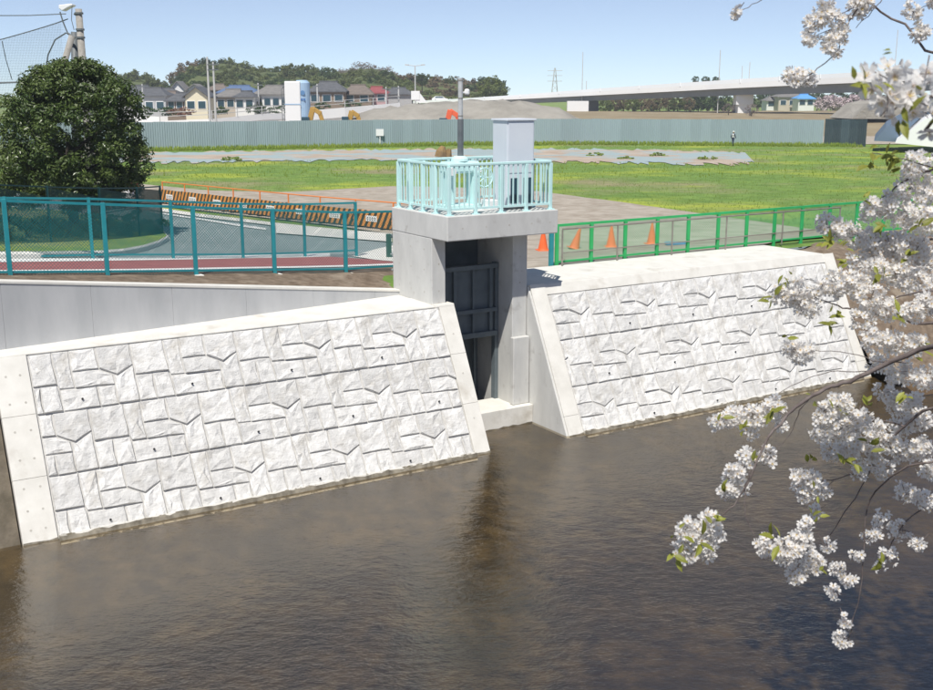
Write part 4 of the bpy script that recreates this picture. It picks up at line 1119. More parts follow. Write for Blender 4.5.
# ------------------------------------------------------------------ houses
HW = {k: mat('house_wall_' + k, c, rough=.8) for k, c in dict(cream=(.70, .64, .48), white=(.74, .74, .72), grey=(.40, .40, .40), brown=(.22, .17, .13), beige=(.52, .46, .38), pink=(.50, .33, .34)).items()}
HR = {k: mat('roof_' + k, c, c2, 1.5, .7) for k, (c, c2) in dict(slate=((.075, .08, .09), (.12, .125, .135)), grey=((.16, .155, .15), (.22, .21, .20)), blue=((.08, .13, .24), (.11, .17, .29)), red=((.24, .06, .07), (.30, .09, .09)), brown=((.15, .125, .11), (.2, .165, .14)), bright=((.10, .30, .62), (.12, .34, .68))).items()}
def house(px, pyb, Y, w_, h, wall, roof, label, rise=1.5, d=6.5, gable=False, win=2, zb=None):
    b = atY(px, pyb, Y); z0 = b.z if zb is None else zb
    o = thing('house', label, 'house', (b.x, Y, z0))
    low = min(z0, -1.5)
    m_ = MB()
    x0, x1, y0, y1 = b.x - w_ / 2, b.x + w_ / 2, Y, Y + d
    ev = z0 + h
    if gable: m_.prism([Vector((x0, y0, low)), Vector((x1, y0, low)), Vector((x1, y0, ev)), Vector((b.x, y0, ev + rise)), Vector((x0, y0, ev))], (0, d, 0))
    else: m_.box(x0, x1, y0, y1, low, ev)
    m_.build('wall', HW[wall], o)
    m_ = MB(); e = .5; t = .22
    if gable:
        for sg in (-1, 1):
            xe = b.x + sg * (w_ / 2 + e); ze = ev - e * rise / (w_ / 2)
            m_.hexa([(xe, y0 - e, ze), (b.x, y0 - e, ev + rise), (b.x, y1 + e, ev + rise), (xe, y1 + e, ze), (xe, y0 - e, ze + t), (b.x, y0 - e, ev + rise + t), (b.x, y1 + e, ev + rise + t), (xe, y1 + e, ze + t)])
    else:
        ym = (y0 + y1) / 2; ri = rise; k = min(w_ * .28, 2.2)
        B0 = [(x0 - e, y0 - e, ev), (x1 + e, y0 - e, ev), (x1 + e, y1 + e, ev), (x0 - e, y1 + e, ev)]
        T0 = [(x0 + k, ym, ev + ri), (x1 - k, ym, ev + ri)]
        m_.add(B0 + T0, [(3, 2, 1, 0), (0, 1, 5, 4), (2, 3, 4, 5), (1, 2, 5), (3, 0, 4)])
        m_.box(x0 + k - .3, x1 - k + .3, ym - .25, ym + .25, ev + ri - .12, ev + ri + .2)
        m_.box(x0 - e, x1 + e, y0 - e - .02, y0 - e + .1, ev - .2, ev - .01)
    m_.build('roof', HR[roof], o)
    for fl in range(1 if h < 4 else 2):
        for i in range(win):
            cx_ = x0 + w_ * (i + .5) / win; ww = min(.8, w_ / win * .33); zc = z0 + 1.5 + fl * 2.7
            if zc + .7 > ev: continue
            m_ = MB(); m_.box(cx_ - ww - .1, cx_ + ww + .1, y0 - .08, y0 - .002, zc - .7, zc + .75); f = m_.build('window', M['wht'] if wall != 'white' else M['lsteel'], o)
            m_ = MB(); m_.box(cx_ - ww, cx_ + ww, y0 - .11, y0 - .081, zc - .6, zc + .65); m_.build('pane', M['glass'], f)
HS = [
 (197, 113.5, 205, 4.0, 3.1, 'cream', 'slate', 'small cream house with a white-edged gable left of the tall poles', 1.5, 6, True, 2),
 (180, 113, 207, 4.6, 2.2, 'brown', 'slate', 'low dark house joined to the left of the cream gable house', 1.4, 6, False, 3),
 (178, 98, 260, 3.0, 2.0, 'white', 'grey', 'bright white gabled house on the slope above the cream house', 1.6, 5, True, 1),
 (195, 97.5, 262, 3.4, 1.8, 'white', 'grey', 'second white gabled house higher on the slope, right of the brightest one', 1.1, 5, True, 1),
 (198, 106, 245, 5.0, 2.0, 'grey', 'grey', 'grey-roofed house squeezed between cream gable and the white houses', 1.5, 6, False, 2),
 (150, 113, 225, 6.5, 3.4, 'grey', 'slate', 'two-storey dark house with white garage nearest the round tree', 1.5, 7, False, 3),
 (136, 104, 250, 8, 2.4, 'grey', 'slate', 'wide slate-roofed house partly behind the round tree', 1.6, 7, False, 3),
 (163, 104, 252, 6.5, 2.0, 'beige', 'slate', 'slate-roofed beige house in the second row near the round tree', 1.4, 7, False, 2),
 (168, 108.5, 232, 4, 2.6, 'beige', 'brown', 'narrow beige house with a flat brown roof between the dark houses', .8, 6, False, 2),
 (231, 111.5, 215, 5.5, 2.8, 'beige', 'grey', 'beige house with grey roof right of the tall poles', 1.3, 6, False, 3),
 (245, 112, 213, 3.6, 2.8, 'white', 'slate', 'white house with a slate roof left of the small dark tree', 1.0, 5, False, 2),
 (237, 100, 250, 8.5, 1.6, 'grey', 'blue', 'long blue-roofed house in the row behind the beige one', 1.5, 7, False, 2),
 (217, 97, 255, 4, 1.6, 'brown', 'brown', 'small brown house behind the tall poles', 1.2, 6, False, 1),
 (272, 110, 218, 6.6, 3.0, 'white', 'grey', 'white house with a wide grey roof just left of the silo', 1.6, 7, False, 4),
 (327, 106, 228, 7.2, 2.9, 'brown', 'slate', 'dark slate-roofed house just right of the silo', 1.9, 7, False, 3),
 (357, 106, 232, 6.0, 2.4, 'brown', 'brown', 'brown hip-roofed house above the white ramp', 1.8, 7, False, 2),
 (376, 105.5, 236, 4.4, 2.6, 'pink', 'red', 'house with a dark red roof near the spoil heap', 1.2, 6, False, 2),
 (398, 103.5, 245, 6, 2.0, 'grey', 'slate', 'low slate-roofed house behind the spoil heap poles', 1.3, 6, False, 2),
 (792, 108, 330, 8, 3.2, 'beige', 'grey', 'long grey-roofed house beneath the viaduct', 1.4, 8, False, 3),
 (806, 108, 322, 4.5, 2.6, 'white', 'bright', 'house with a bright blue roof beneath the viaduct', 1.2, 6, False, 2),
 (775, 109, 335, 5, 2.4, 'white', 'grey', 'white house beneath the viaduct just right of the main pier', 1.2, 6, False, 2),
]
for h in HS: house(h[0], h[1], h[2], *h[3:7], label=h[7], rise=h[8], d=h[9], gable=h[10], win=h[11])

hedge_l = ['clipped dark hedge in front of the dark house nearest the round tree', 'dark hedge left of the cream gable house', 'reddish hedge at the foot of the low dark house', 'dark hedge right of the tall poles', 'hedge in front of the white house beside the silo', 'hedge left of the silo ladder', 'hedge before the slate-roofed house right of the silo', 'hedge above the white ramp under the brown roof']
for i, (px, py, Y) in enumerate(((147, 111, 203), (168, 111.5, 202), (180, 112, 201), (222, 111, 205), (256, 109, 208), (279, 110, 206), (322, 106.5, 214), (352, 105, 218))):
    p = atY(px, py, Y); m_ = MB(); leaf_cloud(m_, (p.x, Y, p.z), 1.6 + .5 * (i % 3), .7, .75, 500, .2, 300 + i, clumps=30)
    o = m_.build('hedge', M['shrub'] if i != 2 else mat('red_hedge', (.16, .06, .04), (.22, .1, .06), .8, .8), org=(p.x, Y, -1.5), fix=False); tag(o, hedge_l[i], 'hedge')
# ------------------------------------------------------------------ trees far and near
TM = {'dark': mat('wood_dark', (.05, .09, .028), (.095, .135, .04), .25, .8, trans=.3, rand=.3), 'olive': mat('wood_olive', (.105, .135, .035), (.165, .185, .055), .25, .8, trans=.3, rand=.2),
      'fresh': mat('wood_fresh', (.12, .155, .045), (.17, .20, .065), .25, .8, trans=.3, rand=.2), 'brown': mat('wood_brown', (.155, .115, .065), (.21, .16, .095), .25, .85, rand=.2, trans=.25),
      'bare': mat('wood_bare', (.20, .17, .15), (.26, .22, .20), .25, .9, rand=.15), 'pink': mat('cherry_far', (.50, .40, .42), (.62, .53, .55), .3, .8, rand=.1)}
LBL = {'dark': 'dark green tree in the wooded hill behind the houses', 'olive': 'olive green tree in the wooded hill behind the houses', 'fresh': 'fresh yellow-green tree on the wooded hill behind the houses',
       'brown': 'brownish budding tree on the wooded hill behind the houses', 'bare': 'greyish leafless tree on the crest of the wooded hill', 'pink': 'pale pink cherry tree beneath the viaduct'}
PRO = {}
def far_tree(kind, px, pyt, Y, rpx, zb=None, ratio=.85, label=None, group=None):
    v = rnd.randrange(3)
    r = rpx / 1128 * Y
    t = atY(px, pyt, Y)
    zc = t.z - r * ratio
    key = (kind, v)
    if key not in PRO:
        o = thing('tree', 'x', 'tree', (0, 0, 0))
        m_ = MB(); leaf_cloud(m_, (0, 0, 0), 1, 1, 1, 2400 if kind != 'bare' else 1800, .095 if kind != 'bare' else .06, 100 + v * 7 + len(kind), clumps=60, flat=.9); m_.build('crown', TM[kind], o, local=True, fix=False)
        m_ = MB(); m_.tube([(0, 0, -2.6), (0, 0, -.9), (.05, 0, .2)], [.09, .07, .02], 6)
        for a in range(4): m_.tube([(0, 0, -.8), (.5 * math.cos(a * 1.6), .5 * math.sin(a * 1.6), .1)], [.04, .012], 5)
        m_.build('trunk', M['bark'], o, local=True)
        PRO[key] = o
    else:
        o = copy_tree(PRO[key])
    o.location = (t.x, Y, zc); o.scale = (r, r, r * ratio); o.rotation_euler = (0, 0, rnd.uniform(0, 6))
    tag(o, label or LBL[kind], 'tree', group or {'pink': 'cherry trees beneath the viaduct'}.get(kind, 'trees of the wooded hill (%s)' % kind))
def sky_line(px): return float(np.interp(px, [100, 125, 150, 166, 176, 186, 205, 230, 260, 290, 320, 345, 365, 385, 400, 425, 440, 458, 475, 490, 503, 510], [72, 71, 71, 84, 74, 60, 57.5, 57.5, 66, 64, 67, 65, 62, 64, 70, 76, 74, 76, 78, 76, 80, 92]))
def kind_at(px, lvl):
    c = rnd.random()
    if px < 166: return 'olive' if c < .6 else 'dark' if c < .8 else 'fresh'
    if px < 205: return 'brown' if (lvl == 0 and c < .7) else 'dark' if c < .75 else 'olive'
    if px < 335: return ('dark' if c < .42 else 'olive' if c < .72 else 'fresh') if lvl < 2 else ('dark' if c < .75 else 'olive')
    if px < 410: return ('bare' if c < .7 else 'brown' if c < .85 else 'dark') if lvl == 0 else ('fresh' if c < .4 else 'dark' if c < .65 else 'olive')
    return 'brown' if c < .45 else 'olive' if c < .75 else 'dark'
for lvl, (dy, Y) in enumerate(((0, 380), (7, 358), (14, 340), (22, 322))):
    px = 104 + lvl * 4
    while px < 500:
        rp_ = rnd.uniform(10, 15) * (1 if lvl < 2 else .85)
        yt = sky_line(px) + dy + rnd.uniform(-1, 3)
        if yt < 98 and not (162 < px < 172 and lvl == 0): far_tree(kind_at(px, lvl), px, yt, Y + rnd.uniform(-8, 8), rp_)
        px += rp_ * rnd.uniform(.75, 1.0)
far_tree('dark', 258, 101, 216, 5, label='small dark round tree between the white houses left of the silo', group='x'); 
far_tree('olive', 492, 77, 300, 14, label='round olive tree standing alone at the right end of the wood', group='y')
far_tree('dark', 422, 74.5, 330, 6, label='dark pointed tree beside the double street lamp', group='z')
for px in range(606, 690, 9): far_tree('olive' if rnd.random() < .5 else 'brown', px, 98 + rnd.uniform(-2, 2), 330 + rnd.uniform(-6, 6), 8, label='scrubby brown-green tree below the viaduct left of the main pier', group='scrub below the viaduct')
for px in range(690, 730, 9): far_tree('dark', px, 94 + rnd.uniform(-1, 2), 345, 9, label='dark evergreen below the viaduct just left of the main pier', group='evergreens left of the main pier')
for px in range(758, 880, 10): far_tree('dark', px, 92 + rnd.uniform(-2, 2), 380, 9, label='dark tree beneath the viaduct right of the main pier', group='dark trees right of the main pier')
for px in (824, 834, 845, 856, 866, 876, 888): far_tree('pink', px, 96 + rnd.uniform(-2, 2), 300, 9)
far_tree('bare', 729, 103, 214, 6, label='twiggy leafless bush left of the main viaduct pier', group='v'); far_tree('bare', 752, 104, 214, 7, label='twiggy leafless bush right of the main viaduct pier', group='w')
for k, px in enumerate((696, 706, 716)): far_tree('dark', px, 76.4 + (k == 1) * -.3, 420, 4, label='dark treetop showing over the viaduct parapet', group='treetops over the viaduct')
# the wooded hill itself
mb = MB(); rows = []
for Y, dy in ((300, 40), (318, 30), (340, 19), (360, 12), (385, 6), (420, 12), (470, 40)):
    r_ = []
    for px in range(60, 520, 10):
        p = atY(px, min(sky_line(px) + dy, 118), Y); r_.append((p.x, Y, max(-1.6, p.z)))
    rows.append(r_)
mb.grid(rows); struct('wooded_hill', mb, mat('forest_floor', (.07, .095, .03), (.12, .14, .05), .12, .95, .8, .5, bdist=.5), smooth=True)
# brown dry bank below the viaduct
mb = MB(); P0 = atY(598, 118, 175); rows = []
for y, z in ((160, -1.4), (185, -.4), (205, .6), (260, .9)): rows.append([(x, y, z + rnd.uniform(-.1, .1)) for x in range(18, 110, 4)])
mb.grid(rows); struct('dry_bank', mb, mat('dry_grass', (.22, .17, .10), (.30, .25, .16), .15, .95))
# concrete embankment at the right edge
ab = thing('abutment', 'pale concrete embankment wall with a shaded blue-grey face at the right edge behind blossom', 'embankment', (42, 112, -1.3))
m_ = MB(); A = [atY(x, y, 112) for x, y in ((895, 143), (960, 150), (960, 112), (925, 119))]; 
for p in A: p.y = 112
m_.prism(A, (6, 14, 1.2)); m_.build('sloped_face', M['bridge'], ab)
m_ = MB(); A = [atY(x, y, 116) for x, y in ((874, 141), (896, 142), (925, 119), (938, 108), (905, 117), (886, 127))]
m_.prism(A, (3, 8, .4)); m_.build('shaded_wall', mat('shade_tinted_wall', (.12, .17, .24), rough=.8), ab)  # this face's shade is put into its dark blue-grey colour
m_ = MB(); A = [atY(x, y, 190) for x, y in ((852, 119), (870, 104), (884, 101), (930, 100), (930, 119))]; m_.prism(A, (0, 12, 0)); o = m_.build('earth_ramp', M['mound'], org=A[0]); tag(o, 'brown-grey sloping earth ramp under the right end of the viaduct', 'ramp')

# big evergreen on the island
TP = G(74, 236)
et = thing('evergreen_tree', 'big round dark evergreen tree at the left behind the teal fences', 'tree', TP)
def E(px, py, dy=0): return atY(px, py, TP.y + dy)
m_ = MB(); m_.tube([TP - Vector((0, 0, .1)), TP + Vector((.05, 0, .8)), TP + Vector((-.05, .1, 1.8)), TP + Vector((0, .1, 3.2))], [.20, .16, .13, .05], 9); m_.build('trunk', M['bark'], et)
for k in range(9):
    a = k * 2.4; m_ = MB(); b0 = TP + Vector((0, .05, .9 + k * .22)); b1 = b0 + Vector((1.5 * math.cos(a), 1.5 * math.sin(a), 1.0)); m_.tube([b0, b0.lerp(b1, .5) + Vector((0, 0, .1)), b1], [.07, .05, .02], 6); m_.build('limb', M['bark'], et)
ctr = E(71, 132); ru = 1 / 1128 * TP.y
r = np.random.default_rng(11)
m_ = MB()
prof_y = [62, 72, 85, 100, 120, 140, 160, 184, 203]; prof_r = [12, 38, 56, 67, 74, 77, 77, 74, 66]
cl = []
for k in range(600):
    yy = r.uniform(64, 203); rr = np.interp(yy, prof_y, prof_r); a = r.uniform(0, 2 * math.pi); q = math.sqrt(r.uniform(.2, 1)) * r.uniform(.86, 1.03)
    p = E(72 + rr * q * math.cos(a), yy); p.y += rr * q * math.sin(a) * ru
    cl.append((p, r.uniform(.16, .42)))
for p, cr in cl:
    nl = int(110 * (cr / .3) ** 2)
    for _ in range(nl):
        v = r.normal(size=3); v /= np.linalg.norm(v); q = np.array(p) + v * cr * r.uniform(.5, 1) * np.array([1, 1, .8])
        nn = v * .7 + r.normal(size=3) * .5 + np.array([0, -.1, .6]); nn /= np.linalg.norm(nn)
        t = np.cross(nn, r.normal(size=3)); t /= np.linalg.norm(t); b = np.cross(nn, t); s = .062 * r.uniform(.7, 1.3); o = len(m_.v)
        m_.v += [tuple(q - t * s), tuple(q - b * s * .5 + nn * s * .2), tuple(q + t * s), tuple(q + b * s * .5 + nn * s * .2)]; m_.f.append((o, o + 1, o + 2, o + 3)); m_.m.append(0)
m_.build('crown', M['leaf'], et, fix=False)

# netting poles and golf net, top left
NY = 46
npo = thing('net_pole', 'concrete net poles with leaning brace and white lamp behind the round tree', 'pole', (atY(80, 60, NY).x, NY, g(-15, NY)))
def Q(px, py, dy=0): return atY(px, py, NY + dy)
def ext(a, b): return a + (b - a) * ((a.z + .8) / max(.01, (a.z - b.z)))
a, b = Q(78.5, 9), Q(82.5, 62); m_ = MB(); m_.tube([a, ext(a, b)], [.13, .21], 12); main = m_.build('main_pole', M['conc'], npo, smooth=True)
for z in (.15, .85, 1.2): c_ = a.lerp(b, z / 2.3); m_ = MB(); m_.tube([c_, c_ - Vector((0, 0, .07))], .175, 10); m_.build('clamp_band', M['steel'], main)
a, b = Q(74.5, 32, .4), Q(75, 62, .4); m_ = MB(); m_.tube([a, ext(a, b)], [.14, .2], 12); m_.build('back_pole', M['steel'], npo, smooth=True)
a, b = Q(72, 36, -.2), Q(64.5, 62, -.2); m_ = MB(); m_.tube([a, ext(a, b)], [.12, .17], 12); m_.build('brace_pole', M['conc'], npo, smooth=True)
m_ = MB(); m_.tube([Q(60, 12), Q(63, 22), Q(68, 34), Q(74, 37)], .03, 6); m_.tube([Q(67, 33), Q(75, 38)], .05, 6); m_.tube([Q(72, 6), Q(71.5, 20), Q(74, 30)], .015, 5); m_.tube([Q(74, 14), Q(82, 18)], .04, 6); m_.build('bracket', M['steel'], npo)
m_ = MB(); A = [Q(58.5, 5), Q(71.5, 3.6), Q(72.5, 5.5), Q(68, 7.5), Q(62, 11), Q(58.5, 8.5)]; m_.prism(A, (0, .45, 0)); m_.build('flood_lamp', M['wht'], npo, bev=.03)
gn = thing('golf_net', 'fine grey netting hung on sagging wires at the upper left corner', 'net', Q(0, 62))
def sag(u): # px from 70 (pole) to -60
    px = 68 - u * 130; return px, 19 + 21 * (u * 1.9) ** .9 if u < .55 else 41 + (u - .55) * 8
m_ = MB(); top = [Q(*sag(u / 12), .15) for u in range(13)]; m_.tube(top, .022, 5); m_.build('edge_wire', M['steel'], gn)
m_ = MB(); m_.tube([Q(66, 14), Q(30, 15.6), Q(-60, 16)], .02, 5); m_.build('top_wire', M['steel'], gn)
m_ = MB(); m_.tube([Q(66, 33, .15), Q(55, 40, .3), Q(48, 55, .5), Q(45, 75, .5)], .03, 5); m_.tube([Q(2, 41, .15), Q(6, 60, .2), Q(12, 80, .2)], .018, 5); m_.tube([Q(-40, 84, .2), Q(32, 82, .2)], .035, 5); m_.build('gather_rope', M['steel'], gn)
m_ = MB()
zb_ = Q(0, 150).z
def ribbon(a, b, w_):
    d = (b - a).normalized(); s_ = d.cross(Vector((0, 1, 0))).normalized() * w_; k = Vector((0, w_, 0))
    m_.add([a + s_, a - s_, a + k, b + s_, b - s_, b + k], [(0, 1, 4, 3), (1, 2, 5, 4), (2, 0, 3, 5)])
def topz(x):
    for p, q in zip(top, top[1:]):
        if min(p.x, q.x) <= x <= max(p.x, q.x): return p.z + (q.z - p.z) * (x - p.x) / (q.x - p.x)
    return None
x = top[-1].x + .01
while x < top[0].x - .3:
    tz_ = topz(x)
    ribbon(Vector((x, NY + .15, tz_)), Vector((x, NY + .15, zb_)), .003); x += .055
z = zb_
while z < top[0].z:
    xs = [x_ for x_ in np.arange(top[-1].x + .02, top[0].x - .1, .1) if (topz(x_) or -9) > z]
    if xs: ribbon(Vector((xs[0], NY + .15, z)), Vector((xs[-1], NY + .15, z)), .003)
    z += .055
o = m_.build('mesh', M['net'], gn, fix=False); o['kind'] = 'stuff'

# ------------------------------------------------------------------ cherry tree in the foreground
CB = Vector((3.4, 2.4, 2.4))
ct = thing('cherry_tree', 'flowering cherry tree with white blossom reaching in from the right in the foreground', 'cherry tree', CB)
K0 = Vector((3.3, 3.2, 4.6)); K1 = Vector((3.2, 3.4, 5.6))
m_ = MB(); m_.tube([CB - Vector((0, 0, .4)), CB + Vector((-.03, .3, 1.0)), K0, K1, Vector((3.0, 3.2, 7.2))], [.21, .17, .14, .11, .05], 12); m_.build('trunk', M['barkl'], ct, smooth=True)
# branches: list of (px, py, distance Y) with start and end radius in metres
BR = [
 (K0, [(1010, 330, 3.6), (933, 346, 3.9), (885, 365, 4.0), (850, 381, 4.0), (825, 389, 4.0), (800, 404, 4.0), (785, 418, 4.0), (764, 444, 3.95), (751, 478, 3.9), (738, 500, 3.9), (721, 516, 3.9)], .028, .004),
 (None, [(751, 470, 3.9), (745, 490, 3.9), (746, 515, 3.88), (756, 541, 3.85)], .006, .003),
 (None, [(812, 396, 4.0), (800, 410, 4.05), (790, 435, 4.1), (772, 455, 4.1)], .005, .002),
 (None, [(885, 366, 4.0), (862, 372, 4.1), (830, 372, 4.2), (800, 382, 4.25), (770, 398, 4.25)], .005, .002),
 (None, [(905, 362, 3.95), (880, 362, 4.1), (850, 354, 4.2), (814, 350, 4.3)], .006, .002),
 (K0, [(1005, 300, 4.2), (933, 323, 4.4), (895, 317, 4.4), (860, 311, 4.4), (838, 306, 4.4), (815, 297, 4.4)], .022, .003),
 (None, [(933, 290, 4.2), (900, 296, 4.3), (880, 302, 4.3), (850, 290, 4.4), (835, 285, 4.4)], .009, .003),
 (K1, [(1010, 225, 4.4), (933, 240, 4.6), (900, 238, 4.7), (865, 230, 4.7), (832, 227, 4.7)], .018, .003),
 (K1, [(1020, 150, 4.2), (950, 165, 4.4), (915, 176, 4.5), (890, 192, 4.5), (870, 208, 4.5)], .018, .003),
 (None, [(940, 170, 4.4), (905, 160, 4.5), (872, 153, 4.5)], .006, .003),
 (K0, [(1010, 420, 4.0), (935, 408, 4.2), (905, 426, 4.3), (880, 452, 4.4), (862, 485, 4.5), (830, 535, 4.5)], .022, .003),
 (None, [(905, 426, 4.3), (880, 420, 4.4), (850, 428, 4.4), (825, 440, 4.4)], .008, .003),
 (None, [(933, 462, 4.2), (900, 470, 4.3), (870, 500, 4.4), (864, 540, 4.4), (860, 590, 4.4), (848, 640, 4.4)], .010, .0025),
 (K0, [(1010, 470, 4.2), (940, 500, 4.5), (905, 522, 4.6), (885, 560, 4.6)], .016, .003),
 (None, [(870, 470, 4.4), (840, 478, 4.45), (815, 482, 4.4)], .006, .002),
 (K1, [(1000, 40, 4.0), (905, 25, 4.3), (0, 0, 0)][:2] + [(868, 2, 4.3)], .014, .006),
 (None, [(868, -6, 4.2), (850, 22, 4.2), (838, 50, 4.2), (822, 66, 4.2), (806, 77, 4.2)], .006, .003),
 (None, [(862, 2, 4.2), (840, 14, 4.2), (818, 24, 4.2)], .004, .002),
 (None, [(848, 16, 4.2), (838, 26, 4.2), (812, 38, 4.2)], .004, .002),
 (None, [(885, -5, 4.2), (872, 12, 4.2), (856, 28, 4.2)], .004, .002),
 (None, [(768, -4, 4.1), (752, 5, 4.1), (738, 13, 4.1)], .003, .002),
 (None, [(950, 6, 4.1), (930, 5, 4.1), (912, 12, 4.1)], .003, .002), (None, [(950, 24, 4.1), (935, 29, 4.1), (920, 33, 4.1)], .003, .002),
 (K1, [(1010, 90, 2.3), (945, 95, 2.1), (905, 92, 2.0)], .010, .004),
]
for st_, pts, r0, r1 in BR:
    P = ([Vector(st_)] if st_ is not None else []) + [atY(*p) for p in pts]
    # smooth the polyline a little
    Qs = []
    for i in range(len(P) - 1):
        p0 = P[max(0, i - 1)]; p1 = P[i]; p2 = P[i + 1]; p3 = P[min(len(P) - 1, i + 2)]
        for k in range(4):
            t = k / 4; Qs.append(.5 * ((2 * p1) + (p2 - p0) * t + (2 * p0 - 5 * p1 + 4 * p2 - p3) * t * t + (3 * p1 - p0 - 3 * p2 + p3) * t ** 3) + Vector((rnd.uniform(-1, 1), rnd.uniform(-1, 1), rnd.uniform(-1, 1))) * .004)
    Qs.append(P[-1]); n = len(Qs); r0 *= .5; r1 *= .6
    m_ = MB(); m_.tube(Qs, [r0 + (r1 - r0) * (i / (n - 1)) ** .7 for i in range(n)], 7); m_.build('branch', M['barkl'], ct, smooth=True)
# flower meshes (5 cupped, notched petals, pink heart, stamens); local +z is the face of the flower
def flower_geo(seed, cup):
    r = random.Random(seed); vs, fs, mi, uv = [], [], [], []
    for k in range(5):
        a = k * 2 * math.pi / 5 + r.uniform(-.12, .12); cp = cup + r.uniform(-.12, .12); L_ = r.uniform(.9, 1.05)
        dx = Vector((math.cos(a), math.sin(a), 0)); dy = Vector((-math.sin(a), math.cos(a), 0))
        tw = r.uniform(-.06, .06)
        loc = [(.06, 0, 0), (.42, -.27, .05), (.42, .27, .05), (.45, 0, -.02), (.82, -.34, .06), (.82, .34, .06), (1.0, -.14, .1), (.90, 0, .04), (1.0, .14, .1), (.85, 0, -.01)]
        o = len(vs)
        for x, y, z in loc:
            vs.append(dx * (x * L_) + dy * y + Vector((0, 0, z + cp * x * x * .55 + tw * y))); uv.append(x)
        for f in [(0, 1, 3), (0, 3, 2), (1, 4, 9, 3), (3, 9, 5, 2), (4, 6, 7, 9), (9, 7, 8, 5)]: fs.append(tuple(i + o for i in f)); mi.append(0)
    for k in range(7):
        a = k * .9; e = Vector((math.cos(a) * .26, math.sin(a) * .26, .30 + .06 * (k % 2))); p = Vector((-math.sin(a), math.cos(a), 0)) * .035; o = len(vs)
        vs += [Vector((0, 0, .02)) + p * .5, Vector((0, 0, .02)) - p * .5, e - p, e + p]; uv += [0] * 4; fs.append((o, o + 1, o + 2, o + 3)); mi.append(1)
    return vs, fs, mi, uv
FG = [flower_geo(i, c) for i, c in enumerate((.35, .6, .9, .5, 1.3, .75))]
def flower_mesh(gm):
    vs, fs, mi, uv = gm
    me = bpy.data.meshes.new('blossom'); me.from_pydata([tuple(v) for v in vs], [], fs); me.materials.append(M['petal']); me.materials.append(M['stamen'])
    me.polygons.foreach_set('material_index', mi)
    ul = me.uv_layers.new(name='r'); lv = np.zeros(len(me.loops), dtype=np.int32); me.loops.foreach_get('vertex_index', lv)
    ul.data.foreach_set('uv', np.stack([np.array(uv)[lv], np.zeros(len(lv))], 1).astype(np.float32).ravel()); me.update()
    return me
FM = [flower_mesh(q) for q in FG]
